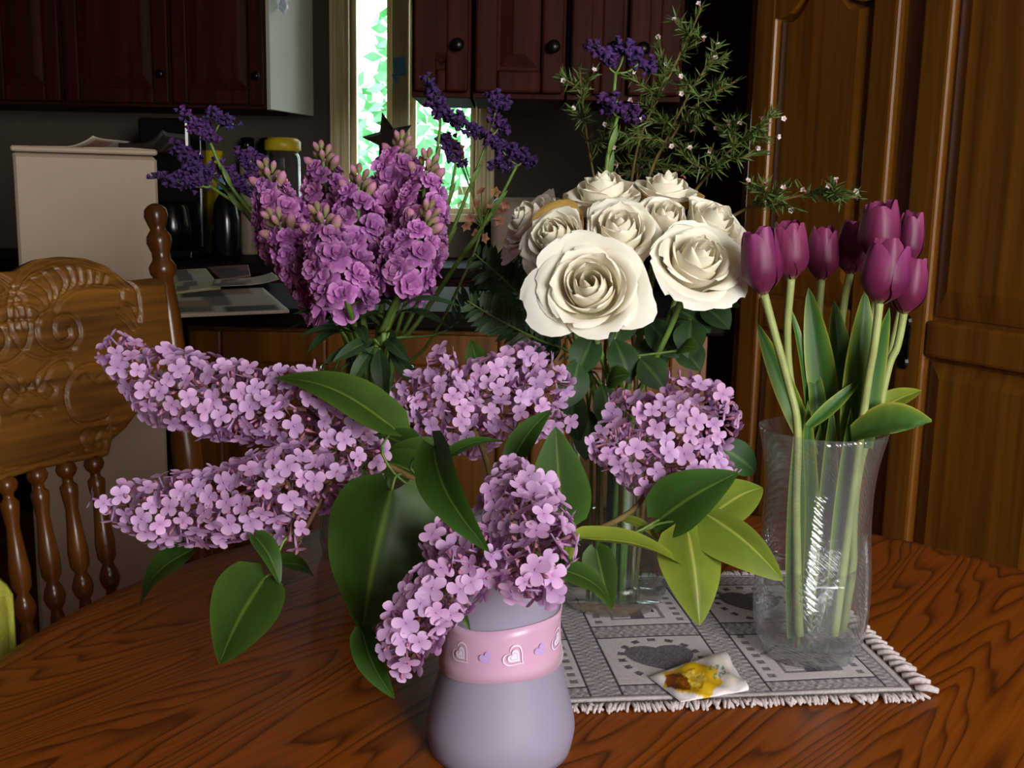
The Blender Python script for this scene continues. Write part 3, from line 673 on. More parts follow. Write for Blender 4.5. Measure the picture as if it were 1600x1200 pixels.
fF = gridF(nu, nv); nvv = nu * nv; fc = fF + [tuple(i + nvv for i in q[::-1]) for q in fF]
ring = list(range(nu)) + [nu * k + nu - 1 for k in range(1, nv)] + [nu * (nv - 1) + i for i in range(nu - 2, -1, -1)] + [nu * k for k in range(nv - 2, 0, -1)]
fc += [(ring[(k + 1) % len(ring)], ring[k], ring[k] + nvv, ring[(k + 1) % len(ring)] + nvv) for k in range(len(ring))]
def carvedmat():
    m, N, L, b = newmat('carved_oak')
    tc = N.new('ShaderNodeTexCoord'); mp = N.new('ShaderNodeMapping'); mp.inputs['Scale'].default_value = (5, 5, 90); L.new(tc.outputs['Object'], mp.inputs[0])
    n = N.new('ShaderNodeTexNoise'); n.inputs['Scale'].default_value = 1; n.inputs['Detail'].default_value = 5; L.new(mp.outputs[0], n.inputs['Vector'])
    r = ramp(N, [(.3, srgb(78, 46, 8)), (.7, srgb(132, 84, 22))]); L.new(n.outputs[0], r.inputs[0])
    L.new(r.outputs[0], b.inputs['Base Color'])
    b.inputs['Roughness'].default_value = .5; b.inputs['Coat Weight'].default_value = .08
    return m
mk('crest_board', np.concatenate([Vf, Vb]), fc, carvedmat(), ch)
spx = [csh(x, y)[0] for x, y in ((22, 757), (63, 747), (104, 737), (147, 727))]
gap_ = spx[2] - spx[3]
s = spx[3]; sl = []
while s < CW - spx[3] + gap_ * .4: sl.append(s); s += gap_
prof_s = [(0, .008), (.05, .012), (.15, .009), (.3, .012), (.42, .010), (.47, .0065), (.49, .011), (.52, .0135), (.55, .011), (.575, .0068), (.60, .0118), (.66, .0128), (.74, .0098), (.82, .0078), (.88, .0108), (.905, .0112), (.92, .0065), (.935, .0065), (.95, .0112), (.968, .0132), (.985, .0112), (1, .006)]
for s in sl:
    b0 = np.interp(mirr(np.array(s)), bs, bh) + .004
    mk('spindle', *lathe_axis(prof_s, cp(s, hs_seat + .03), cp(s, b0), 12), m_chairturn, ch)
mk('back_rail', *boxv(cp(CW / 2, hs_seat + .03), d0 * (CW / 2), cN * .012, cu * .018, .006, 2), m_chair, ch, None, False)
sc0 = cp(CW / 2, hs_seat); sc0[2] = .445
poly = [(-.21, -.02), (.21, -.02), (.235, .2), (.22, .36), (.12, .40), (-.12, .40), (-.22, .36), (-.235, .2)]
mk('seat', *prism(poly, sc0 + np.array([0, 0, -.02]), d0, cn, np.array([0, 0, 1.]), .03, .02, .004), m_chair, ch, None, False)
for sx in (-.19, .19):
    for sy in (0.01, .35):
        a = sc0 + d0 * sx + cn * sy + np.array([0, 0, -.02]); b_ = a + d0 * sx * .15 + cn * (.03 if sy > .1 else -.06); b_[2] = 0
        mk('leg', *lathe_axis([(0, .016), (.15, .02), (.3, .022), (.36, .015), (.4, .022), (.6, .018), (.9, .013), (1, .012)], a, b_, 12), m_chairturn, ch)
for sx in (-.2, .2):
    a = sc0 + d0 * sx + cn * .0; b_ = sc0 + d0 * sx + cn * .36; a[2] = b_[2] = .2
    mk('stretcher', *lathe_axis([(0, .008), (.5, .013), (1, .008)], a, b_, 10), m_chairturn, ch)
# green cloth hanging over the near chair post
gc = atY(6, 960, 1.03)
b = MB(); n = 14; P = []
for j in range(n):
    for i in range(n):
        u, v = i / (n - 1), j / (n - 1)
        P.append(gc + np.array([-.10 + .115 * u + .012 * v * u, .012 * math.sin(u * 9 + v * 2) - .02 * u, .075 - .30 * v - .05 * u * u]))
fF = gridF(n, n); Pb = [p + np.array([.0, .006, 0]) for p in P]
ring = list(range(n)) + [n * k + n - 1 for k in range(1, n)] + [n * (n - 1) + i for i in range(n - 2, -1, -1)] + [n * k for k in range(n - 2, 0, -1)]
b.add(P + Pb, fF + [tuple(i + n * n for i in q[::-1]) for q in fF] + [(ring[(k + 1) % len(ring)], ring[k], ring[k] + n * n, ring[(k + 1) % len(ring)] + n * n) for k in range(len(ring))])
tag(b.build('hanging_cloth', m_greencloth), 'yellow green cloth hanging over the side of the carved chair', 'cloth')

# ------------------------------------------------------------------ placemat
mA = np.array([.355, .878]); mw = unit([-.993, -.12]); md_ = np.array([mw[1], -mw[0]]);
if md_[1] < 0: md_ = -md_
MW, MD = .385, .295; MZ = TZ + .0008; MT = .003
nu, nv = 380, 250
u = np.linspace(0, MW, nu); v = np.linspace(0, MD, nv); UU, VV = np.meshgrid(u, v)
light = np.array(srgb(216, 206, 212)[:3]); dark = np.array(srgb(62, 58, 74)[:3]); mid = np.array(srgb(128, 118, 130)[:3])
K = np.zeros(UU.shape)
cell = .10; bw = .03
cu_ = (UU + .005) % (cell + bw); cv_ = (VV - .0) % (cell + bw); iu = ((UU + .005) // (cell + bw)).astype(int); iv = ((VV - .0) // (cell + bw)).astype(int)
band = (cu_ < bw) | (cv_ < bw)
# bands: dark outlines and a little scroll repeat
bt = np.where(cu_ < bw, cu_, cv_); al = np.where(cu_ < bw, VV, UU)
K = np.where(band, .42 + .3 * np.sin(al * 260 + np.sin(al * 520) * 1.5 + np.sign(bt - bw / 2) * 1.4) * np.sin(bt / bw * math.pi * 3), K)
K = np.where(band & (np.minimum(bt, bw - bt) < .0022), 1.0, K)
X = (cu_ - bw - cell / 2) / (cell / 2); Y = (cv_ - bw - cell / 2) / (cell / 2)
def heart(x, y): x = x / .56; y = (y + .02) / .50; return (x * x + y * y - 1) ** 3 - x * x * y ** 3
ish = ((iu + iv) % 2 == 1)
Yh = Y
inh = heart(X, Yh) < 0
ang = np.arctan2(Y, X); rr = np.hypot(X, Y)
dots = (np.abs(rr - .80 + .06 * np.cos(2 * ang)) < .065) & (np.cos(ang * 16) > .1)
K = np.where(~band & ish, np.where(inh, .80, np.where(dots, .85, 0)), K)
# little house
house = ((np.abs(X) < .55) & (Y > -.7) & (Y < .1)); wallc = house & ((np.abs(X) > .48) | (np.abs(Y + .7) < .07) | ((Y * 14 % 1) < .22))
roof = (Y >= .1) & (Y < .72) & (np.abs(X) < .75 * (1 - (Y - .1) / .62)); roofc = roof & ((np.abs(np.abs(X) - .7 * (1 - (Y - .1) / .62)) < .09) | (np.abs(Y - .14) < .05))
dor = (np.abs(X) < .14) & (Y > -.7) & (Y < -.25)
winw = (np.abs(np.abs(X) - .33) < .09) & (np.abs(Y + .25) < .12)
K = np.where(~band & ~ish, np.where(dor | winw, .9, np.where(wallc | roofc, .65, np.where((np.abs(np.abs(X) - .82) < .07) & (np.sin(Y * 22) > 0), .7, 0))), K)
ed = np.minimum(np.minimum(UU, MW - UU), np.minimum(VV, MD - VV)); K = np.where(ed < .009, .05, K); K = np.where((ed > .009) & (ed < .011), .7, K)
weave = .08 * np.sin(UU * 2600) * np.sin(VV * 2600); K = np.clip(K + np.random.default_rng(1).normal(0, .07, K.shape) + weave, 0, 1)
colr = light + (dark - light) * K[..., None]
Zt = MZ + MT + .0006 * np.sin(UU * 31 + VV * 17) + .0004 * (K < .3) - .002 * (ed < .004)
top = np.stack([mA[0] + mw[0] * UU + md_[0] * VV, mA[1] + mw[1] * UU + md_[1] * VV, Zt], 2).reshape(-1, 3)
nb = nu * nv
ring = list(range(nu)) + [nu * k + nu - 1 for k in range(1, nv)] + [nu * (nv - 1) + i for i in range(nu - 2, -1, -1)] + [nu * k for k in range(nv - 2, 0, -1)]
low = top[ring].copy(); low[:, 2] = MZ
fc = [q[::-1] for q in gridF(nu, nv)] + [(ring[k], ring[(k + 1) % len(ring)], nb + (k + 1) % len(ring), nb + k) for k in range(len(ring))] + [tuple(range(nb, nb + len(ring)))[::-1]]
pm = thing('placemat', 'grey and cream woven placemat with hearts and fringe on the table', 'placemat', (*(mA + mw * MW / 2 + md_ * MD / 2), TZ))
mk('woven_cloth', np.concatenate([top, low]), fc, m_mat, pm, np.concatenate([colr.reshape(-1, 3), np.tile(light, (len(ring), 1))]))
r = np.random.default_rng(3)
def fringe(P0, P1, out, n):
    b = MB()
    for k in range(n):
        t = (k + r.uniform(-.3, .3)) / n; p = P0 + (P1 - P0) * t; L = r.uniform(.010, .017); VLc = atZ(781, 1163, TZ)[:2]; gapv = np.linalg.norm(p - VLc) - .0605
        if gapv < .004: continue
        L = min(L, gapv) if np.linalg.norm(p + out * L - VLc) < .0605 else L; dr = unit(out + (P1 - P0) / np.linalg.norm(P1 - P0) * r.normal(0, .35))
        q = np.array([[*p, MZ + .0024], [*(p + dr * L * .5), MZ + .0022 + r.uniform(0, .001)], [*(p + dr * L), MZ + .0015]])
        b.add(*tube(q, [.0016, .0018, .0012], 5))
    b.build('fringe', m_fringe, pm)['kind'] = 'stuff'
c0 = mA; c1 = mA + mw * MW; c2 = c1 + md_ * MD; c3 = mA + md_ * MD
fringe(c0, c1, -md_, 190); fringe(c2, c3, md_, 160); fringe(c1, c2, mw, 110)
# thick knotted tassels along the side facing the pantry
for k in range(24):
    p = c0 + (c3 - c0) * (k + .4) / 24; dr = unit(-mw + md_ * r.normal(-.25, .15)); L = .019
    q = np.array([[*p, MZ + .0035], [*(p + dr * L * .5), MZ + .0055], [*(p + dr * L), MZ + .0032]])
    mk('tassel', *tube(q, [.0028, .0036, .0026], 7), m_fringe, pm)
# flower food packet
q = [atZ(x, y, MZ + .006) for x, y in ((1013, 1056), (1131, 1025), (1170, 1078), (1064, 1096))]
n1, n2 = 40, 26; P = []; C = []
rr_ = np.random.default_rng(9)
for lay in (1, 0):
    for j in range(n2):
        for i in range(n1):
            u, v = i / (n1 - 1), j / (n2 - 1)
            p = (q[0] * (1 - u) + q[1] * u) * (1 - v) + (q[3] * (1 - u) + q[2] * u) * v
            puff = (max(0, 1 - (2 * u - 1) ** 4) * max(0, 1 - (2 * v - 1) ** 4)) ** .6 * .0038 + .0012 * math.sin(u * 17) * math.sin(v * 11)
            if u > .86: puff += .004 * math.sin(v * 9) * (u - .86) / .14
            P.append([p[0], p[1], MZ + MT + .0022 + max(.0004, puff) * lay + (.006 * u * (1 - v) if lay else .006 * u * (1 - v) * .9)])
            c = np.array(srgb(226, 218, 222)[:3])
            if .08 < u < .90 and .10 < v < .92: c = np.array(srgb(214, 204, 196)[:3])
            dd = math.hypot((u - .38) / .34, (v - .52) / .46) + .07 * math.sin(7 * math.atan2(v - .52, u - .36))
            if dd < 1: c = np.array(srgb(214, 172, 30)[:3]) if (dd > .45 or rr_.random() < .4) else np.array(srgb(240, 214, 96)[:3])
            if dd < 1 and math.hypot((u - .18) / .13, (v - .5) / .3) < 1: c = np.array(srgb(120, 62, 14)[:3])
            if .5 < dd < .56 and u < .5: c = np.array(srgb(160, 104, 16)[:3])
            if .64 < u < .86 and .25 < v < .75 and (abs(v - .40 - .05 * math.sin(u * 70)) < .03 or abs(v - .58 - .04 * math.sin(u * 90)) < .025): c = np.array(srgb(96, 130, 96)[:3])
            C.append(c)
fF = gridF(n1, n2); nn_ = n1 * n2
ring = list(range(n1)) + [n1 * k + n1 - 1 for k in range(1, n2)] + [n1 * (n2 - 1) + i for i in range(n1 - 2, -1, -1)] + [n1 * k for k in range(n2 - 2, 0, -1)]
pk = mk('flower_food_packet', P, [q_[::-1] for q_ in fF] + [tuple(i + nn_ for i in q_) for q_ in fF] + [(ring[k], ring[(k + 1) % len(ring)], ring[(k + 1) % len(ring)] + nn_, ring[k] + nn_) for k in range(len(ring))], m_packet, None, C)
tag(pk, 'small white packet with a yellow flower picture lying on the placemat', 'packet')

# ------------------------------------------------------------------ vases
VL = atZ(781, 1163, TZ); VT = atZ(1261, 1024, TZ); VR = atZ(955, 944, TZ); VS = np.array([-.165, 1.22, TZ])
# frosted lilac vase
H = .168
prof = [(0, .052), (.004, .056), (.012, .0582), (.022, .0580), (.04, .0525), (.06, .0474), (.08, .0440), (.10, .0428), (.115, .0428), (.13, .0440), (.15, .0480), (H, .0545)]
pr = [(r_, z_) for z_, r_ in prof]
zz = np.linspace(0, H, 30); rz = np.interp(zz, [p[0] for p in prof], [p[1] for p in prof])
rz = np.convolve(np.pad(rz, 2, 'edge'), np.ones(5) / 5, 'valid')
vl = thing('lilac_vase', 'frosted glass vase with a flared foot and pink heart ribbon', 'vase', VL)
out = [(.001, .0)] + list(zip(rz, zz)); inn = [(r_ - .003, z_) for r_, z_ in list(zip(rz, zz))[::-1] if z_ > .008] + [(.001, .008)]
V, Fc = lathe(out + inn, 56, VL + [0, 0, .0005]); mk('vase_body', V, Fc, m_frost, vl)
# ribbon: tilted band
zr0, zr1 = .073, .113
n = 72; Vv = []; offs = []
for lay, dr in ((0, .0012), (1, .0004)):
    for kz in range(6):
        for i in range(n):
            a = 2 * math.pi * i / n; z = zr0 + (zr1 - zr0) * kz / 5 + .004 * math.cos(a - .5) + .0012 * math.sin(3 * a + kz)
            r_ = np.interp(z, zz, rz) + dr + (.0008 if kz in (0, 5) else 0) * (1 - lay)
            Vv.append(VL + np.array([r_ * math.cos(a), r_ * math.sin(a), z]))
f1 = gridF(n, 6, True); k6 = 6 * n
fc = f1 + [tuple(i + k6 for i in q_[::-1]) for q_ in f1] + [((i + 1) % n, i, i + k6, (i + 1) % n + k6) for i in range(n)] + [(5 * n + i, 5 * n + (i + 1) % n, 5 * n + (i + 1) % n + k6, 5 * n + i + k6) for i in range(n)]
rb = mk('ribbon', Vv, fc, m_ribbon, vl)
def heart_shape(a, z, sz, rot, inner, mat, nm):
    k = 28; P = []
    for sgn, s in enumerate((sz, inner)):
        for i in range(k):
            t = 2 * math.pi * i / k; hx = 16 * math.sin(t) ** 3 / 16; hy = (13 * math.cos(t) - 5 * math.cos(2 * t) - 2 * math.cos(3 * t) - math.cos(4 * t)) / 16
            x_, y_ = hx * s, hy * s; x2 = x_ * math.cos(rot) - y_ * math.sin(rot); y2 = x_ * math.sin(rot) + y_ * math.cos(rot)
            zc_ = z + y2; r_ = np.interp(zc_ , zz, rz) + .0024; aa = a + x2 / r_
            P.append(VL + np.array([r_ * math.cos(aa), r_ * math.sin(aa), zc_]))
    if inner > 0: fc_ = [(i, (i + 1) % k, k + (i + 1) % k, k + i) for i in range(k)]
    else: P = P[:k]; fc_ = [tuple(range(k))]
    return mk(nm, P, fc_, mat, rb, None, False)
for j in range(14):
    a = math.radians(-90 - 14 + 26 * (j - 7)); z = .093 + .004 * math.cos(a - .5)
    if j % 2 == 0:
        heart_shape(a, z, .0088, .9, .0076, m_print, 'heart_outline'); heart_shape(a, z, .0052, .9, 0, m_print, 'heart_print'); heart_shape(a, z, .0032, .9, .0026, m_print2, 'heart_outline')
    else: heart_shape(a, z, .005, .6, 0, m_print2, 'heart_print')
# clear tulip vase: pressed glass with leaf pattern, slightly squared and waisted
def glassvase(name, label, c, prof, mat, water, wmat, wob=0.0, lobes=4, part='glass_wall', th=.003, n=64, twist=0.):
    t = thing(name, label, 'vase', c); zp = [p[0] for p in prof]; rp = [p[1] for p in prof]
    z = np.linspace(0, zp[-1], 40); rz_ = np.interp(z, zp, rp); rz_ = np.convolve(np.pad(rz_, 2, 'edge'), np.ones(5) / 5, 'valid')
    def surf(off, zs, rs):
        a = np.arange(n) * 2 * math.pi / n
        return np.concatenate([np.stack([(r_ + off) * (1 + wob * math.sin(math.pi * min(1, z_ / zp[-1] * 1.1)) * np.cos(lobes * a + twist * z_)) * np.cos(a), (r_ + off) * (1 + wob * math.sin(math.pi * min(1, z_ / zp[-1] * 1.1)) * np.cos(lobes * a + twist * z_)) * np.sin(a), np.full(n, z_)], 1) for r_, z_ in zip(rs, zs)])
    zi = z[z > .012]; ri = rz_[z > .012]
    Vo = np.concatenate([surf(0, z, rz_), surf(-th, zi[::-1], ri[::-1])]) + np.asarray(c) + [0, 0, .0012]
    m_ = len(z) + len(zi); f = gridF(n, m_, True) + [tuple(range(n))[::-1], tuple(range((m_ - 1) * n, m_ * n))]
    mk(part, Vo, f, mat, t)
    if water:
        zw = zi[zi < water]; rw = ri[zi < water]; Vw = surf(-th - .0008, zw, rw) + np.asarray(c) + [0, 0, .0014]
        mk('water', Vw, gridF(n, len(zw), True) + [tuple(range(n))[::-1], tuple(range((len(zw) - 1) * n, len(zw) * n))], wmat, t)
    return t
tv = glassvase('tulip_vase', 'clear pressed glass vase holding purple tulips on the placemat', VT + [0, 0, .004], [(0, .040), (.006, .045), (.02, .0505), (.05, .0525), (.085, .0505), (.12, .0475), (.16, .0478), (.19, .0515), (.212, .0575)], m_glass, .085, m_water, .035, 6, n=72)
# raised leaf ribs pressed into the glass
for k in range(6):
    a0 = k * math.pi / 3 + .3; b = MB()
    for j in range(14):
        z0_ = .03 + j * .0062
        for sgn in (-1, 1):
            pts_ = []
            for q_ in np.linspace(0, 1, 5):
                z_ = z0_ + .012 * q_; a = a0 + sgn * .26 * q_ * math.sin(math.pi * (j + 1) / 15) ** .7
                r_ = np.interp(z_, [0, .006, .02, .05, .085, .12, .16], [.04, .045, .0505, .0525, .0505, .0475, .0478]) * (1 + .035 * math.sin(math.pi * min(1, z_ / .212 * 1.1)) * math.cos(6 * a)) + .0004
                pts_.append(VT + np.array([r_ * math.cos(a), r_ * math.sin(a), z_ + .005]))
            b.add(*tube(np.array(pts_), .0007, 4))
    b.build('pressed_leaf_rib', m_glass, tv)['kind'] = 'stuff'
glassvase('rose_vase', 'greenish clear glass vase holding the white roses', VR + [0, 0, .004], [(0, .046), (.006, .054), (.02, .057), (.05, .05), (.09, .043), (.14, .045), (.19, .055)], m_glassg, .10, m_water, .03, 5, n=60)
glassvase('stock_vase', 'greenish glass vase holding the purple stock behind the lilacs', VS, [(0, .05), (.006, .055), (.03, .055), (.10, .045), (.18, .045), (.22, .055)], m_glassg, .12, m_water)

class Slots:
    def __init__(s_, c, R_, n_): s_.c = np.asarray(c, float); s_.R = R_; s_.free = [R_ * math.sqrt((k + .5) / n_) * np.array([math.cos(k * 2.39996), math.sin(k * 2.39996)]) for k in range(n_)]
    def take(s_, p):
        t = np.array([(p[0] - s_.c[0]) / .16, (p[1] - s_.c[1]) / .16]); t = t * s_.R / max(1, np.linalg.norm(t))
        k = int(np.argmin([np.linalg.norm(q_ - t) for q_ in s_.free])); o = s_.free.pop(k); return np.array([o[0], o[1], 0.])
SLOT_S = Slots(VS, .036, 20); SLOT_R = Slots(VR, .032, 22)
TPROF = ([0, .006, .02, .05, .085, .12, .16, .19, .212], [.040, .045, .0505, .0525, .0505, .0475, .0478, .0515, .0575])
def in_tulip_vase(V, m_=.0015):
    """keep points inside the clear vase's wall and above its floor"""
    V = np.array(V, float); z = V[:, 2] - VT[2] - .005; d = V[:, :2] - VT[:2]; r_ = np.linalg.norm(d, axis=1) + 1e-9
    lim = np.interp(z, *TPROF) * .965 - .0045 - m_; lim = np.where(z > .212, lim + (z - .212) * 2.5, lim)
    V[:, :2] = VT[:2] + d * np.minimum(1, lim / r_)[:, None]; V[:, 2] = np.maximum(V[:, 2], VT[2] + .019 + m_)
    return V
# ------------------------------------------------------------------ leaves
def leafmesh(base, tip, hw, nrm, fold=.25, bend=.15, shape='lilac', curl=0., nl=18, nw=9, wave=0., seed=0):
    """blade from base to tip; hw half width (m); nrm: facing hint; fold: V along midrib; bend: sag along the normal"""
    base = np.asarray(base, float); tip = np.asarray(tip, float); D = tip - base; L = np.linalg.norm(D); d = D / L
    n = unit(np.asarray(nrm, float) - d * np.dot(nrm, d)); s = np.cross(d, n); r_ = np.random.default_rng(seed); ph = r_.uniform(0, 6)
    V = []; C = []
    for j in range(nl):
        t = j / (nl - 1)
        if shape == 'lilac': wv = max(.0, (t + .002) ** .34 * (1 - t) ** .80 * (1 - .25 * t)) / .535
        elif shape == 'tulip': wv = (math.sin(math.pi * min(1, t * .86 + .14)) ** .75) if t < 1 else 0
        else: wv = math.sin(math.pi * t) ** .8
        wv = min(1, wv); cen = base + D * t + n * (bend * L * math.sin(math.pi * t)) + n * curl * L * t * t
        for i in range(nw):
            u = 2 * i / (nw - 1) - 1; a = fold * (1 - .3 * t)
            back = (-.10 * L * abs(u) ** 1.5 * max(0, 1 - t * 6)) if shape == 'lilac' else 0
            p = cen + s * (u * wv * hw * math.cos(a)) + n * (abs(u) * wv * hw * math.sin(a)) + d * back
            p = p + n * wave * hw * math.sin(t * 14 + ph + u * 2) * abs(u)
            V.append(p); C.append((t, abs(u), .5))
    return np.array(V), gridF(nw, nl), np.array(C)
def leaf(parent, base, tip, hw, nrm, mat, petiole=None, name='leaf', stemmat=None, fit=None, **k):
    V, f, C = leafmesh(base, tip, hw, nrm, **k)
    if fit is not None: V = fit(V)
    o = mk(name, V, f, mat, parent, C)
    if petiole is not None:
        mk('petiole', *tube(spline(petiole, 8), .0011, 5), stemmat or m_stem, o)
    return o
def pxleaf(parent, b, t, hwpx, nrm, mat, pet=None, **k):
    B_ = atY(*b); T_ = atY(*t); s = pxm((B_ + T_) / 2)
    P = None if pet is None else [atY(*q_) for q_ in pet] + [B_]
    return leaf(parent, B_, T_, hwpx * s, nrm, mat, P, **k)

# ------------------------------------------------------------------ lilac
def floret_mesh(name, seed, size=.0088):
    r_ = np.random.default_rng(seed); b = MB()
    for k in range(4):
        a = k * math.pi / 2 + r_.normal(0, .08); ca, sa = math.cos(a), math.sin(a); up = r_.uniform(-.05, .3); ln = size * r_.uniform(.9, 1.1); wd = size * r_.uniform(.40, .5)
        P = []; C = []
        for j, (t, w_) in enumerate(((0.0, .22), (.3, .75), (.62, 1.0), (.86, .85), (1.0, .35))):
            for u in (-1, 0, 1):
                x_ = ln * t; y_ = u * w_ * wd; z_ = up * ln * t * t + .18 * wd * abs(u) * w_ + .002 - .0006 * t
                P.append((x_ * ca - y_ * sa, x_ * sa + y_ * ca, z_)); C.append((t, abs(u), .5))
        b.add(P, gridF(3, 5), np.array(C))
    V, f = tube([(0, 0, .0022), (0, 0, -.004), (0, 0, -.009)], [.0011, .0009, .0008], 5); b.add(V, f, np.array((.05, 0, 0)))
    V, Fc, C = b.get(); return mesh(name, V, Fc, m_lilac, C)
FLO = [floret_mesh('lilac_floret_%s' % q_, 10 + i) for i, q_ in enumerate(('open', 'wide', 'cupped', 'turned', 'flat'))]
def frame(n_, ang):
    n_ = unit(n_); a = unit(np.cross(n_, [0.3, .1, .95] if abs(n_[2]) < .9 else [1, 0, 0])); b_ = np.cross(n_, a)
    x_ = a * math.cos(ang) + b_ * math.sin(ang); y_ = np.cross(n_, x_)
    return np.stack([x_, y_, n_], 1)
def lobe_samples(lobes, spacing, rnd, shrink=1.):
    """points + outward normals on the union of tapered capsules (world units)"""
    pts, nrm = [], []
    cand = []
    for (a, ra, b_, rb_) in lobes:
        L = np.linalg.norm(b_ - a); n_ = int((2 * math.pi * (ra + rb_) / 2 * L + 2 * math.pi * (ra ** 2 + rb_ ** 2)) / spacing ** 2 * 5) + 20
        for _ in range(n_):
            t = rnd.uniform(-.0, 1); d = unit(rnd.normal(size=3)); ax = unit(b_ - a)
            if rnd.random() < L / (L + ra + rb_): d = unit(d - ax * np.dot(d, ax))
            else: t = 0. if rnd.random() < .5 else 1.
            c = a + (b_ - a) * t; r_ = (ra + (rb_ - ra) * t) * shrink * rnd.uniform(.9, 1.06); cand.append((c + d * r_, d))
    rnd.shuffle(cand)
    arr = np.zeros((0, 3))
    for p, d in cand:
        ok = True
        for (a, ra, b_, rb_) in lobes:
            ab = b_ - a; t = np.clip(np.dot(p - a, ab) / (np.dot(ab, ab) + 1e-12), 0, 1)
            if np.linalg.norm(p - a - ab * t) < (ra + (rb_ - ra) * t) * shrink * .86: ok = False; break
        if not ok: continue
        if len(arr) and np.min(((arr - p) ** 2).sum(1)) < spacing ** 2: continue
        arr = np.vstack([arr, p]); pts.append(p); nrm.append(d)
    return pts, nrm
ALL_LOBES = []
def free_of_others(p, slack=.0065):
    for (a, ra, b_, rb_) in ALL_LOBES:
        ab = b_ - a; t = np.clip(np.dot(p - a, ab) / (np.dot(ab, ab) + 1e-12), 0, 1)
        if np.linalg.norm(p - a - ab * t) < ra + (rb_ - ra) * t + slack: return False
    return True
def lilac_branch(label, lobes_px, stem_px, seed, leaves=(), spacing=.0113):
    rnd = np.random.default_rng(seed); random.seed(seed)
    lobes = []
    for (x0, y0, Y0, r0, x1, y1, Y1, r1) in lobes_px:
        a, b_ = atY(x0, y0, Y0), atY(x1, y1, Y1); lobes.append((a, max(.004, r0 * pxm(a) - .004), b_, max(.004, r1 * pxm(b_) - .004)))
    sw = [atY(*q_) if isinstance(q_, tuple) else q_ for q_ in stem_px]
    pv = sw[-3] - VL; hd = np.linalg.norm(pv[:2])
    if hd > .05: sw.insert(-2, VL + np.array([*(pv[:2] / hd * .044), H + .012]))      # over the rim, then down inside
    sp = spline(sw, 40)
    root = thing('lilac_branch', label, 'flower', sp[-1], 'lilac branches in the frosted vase')
    mk('stem', *tube(sp, [.0022, .0028, .0032], 7), m_wstem, root)
    # rachis with side twigs
    b = MB()
    for (a, ra, b_, rb_) in lobes:
        b.add(*tube(np.array([a, (a + b_) / 2, b_]), [.0010, .0016, .0018], 5), np.array((.1, 0, 0)))
        b.add(*tube(np.array([b_, lobes[-1][2]]), [.0016, .0018], 5), np.array((.1, 0, 0)))
    b.add(*tube(np.array([lobes[-1][2], (lobes[-1][2] + sp[0]) / 2, sp[0]]), [.0018, .002, .0022], 5), np.array((.1, 0, 0)))
    pan = b.build('panicle', m_bud, root)
    pts, nr = lobe_samples(lobes, spacing, rnd)
    keep = [k for k, p in enumerate(pts) if free_of_others(p)]; pts = [pts[k] for k in keep]; nr = [nr[k] for k in keep]
    order = np.argsort([-np.dot(unit(CAM - p), d) for p, d in zip(pts, nr)])
    rest = MB(); O = org(pan)
    for q_, i in enumerate(order):
        p, d = pts[i], nr[i]; d = unit(d + rnd.normal(0, .33, 3)); R_ = frame(d, rnd.uniform(0, 6.3)) * rnd.uniform(.85, 1.14)
        me = FLO[rnd.integers(len(FLO))]
        if q_ < 290: link('floret', me, pan, p - O, R_)
        else:
            V = np.array([v.co[:] for v in me.vertices]); rest.add(p + V @ R_.T, [tuple(f.vertices) for f in me.polygons], np.array((.8, .5, .5)))
    if rest.V: rest.build('back_florets', m_lilac, pan)['kind'] = 'stuff'
    # buds and pedicels filling the inside
    ip, idr = lobe_samples(lobes, spacing * .82, rnd, .78); bb = MB()
    for p, d in zip(ip, idr):
        if not free_of_others(p, .007): continue
        d = unit(d + rnd.normal(0, .3, 3)); q_ = np.array([p - d * .008, p, p + d * .004, p + d * .0062])
        V, f = tube(q_, [.0006, .0008, .0017, .0006], 5); bb.add(V, f, np.repeat(np.array([(.0, 0, 0), (.5, 0, 0), (.9, 0, 0), (1, 0, 0)]), 5, 0))
    if bb.V: bb.build('buds', m_bud, pan)['kind'] = 'stuff'
    ALL_LOBES.extend(lobes)
    for L in leaves: pxleaf(root, *L[:5], **(L[5] if len(L) > 5 else {}))
    return root
rim = lambda dx, dy: VL + np.array([dx, dy, H - .030])
bot = lambda dx, dy: VL + np.array([dx, dy, .014])
TOC = np.array([0, -1., .35])                                       # towards the camera
LEFTN = np.array([-.6, -.7, .45]); RIGHTN = np.array([.7, -.6, .5]); UPN = np.array([0, -.45, 1.])
lilac_branch('lilac branch with the longest pale panicle reaching up toward the carved chair',
    [(182, 548, .90, 30, 262, 606, .89, 62), (262, 606, .89, 62, 390, 632, .87, 66), (390, 632, .87, 62, 480, 640, .85, 62), (470, 594, .87, 28, 480, 640, .85, 50), (520, 690, .84, 55, 562, 712, .83, 42)],
    [(560, 705, .84), (640, 745, .82), (730, 800, .80), rim(-.022, .018), bot(-.018, .016)], 1,
    [((616, 670, .80), (430, 590, .84), 50, np.array([-.25, -.35, 1.]), m_leaf, {'pet': [(640, 760, .80), (612, 735, .80), (596, 700, .80)], 'fold': .25, 'bend': .12}),
     ((660, 745, .86), (560, 735, .90), 45, UPN, m_leaf, {'fold': .2}),
     ((700, 720, .90), (590, 715, .92), 40, TOC, m_leaf, {'fold': .2})])
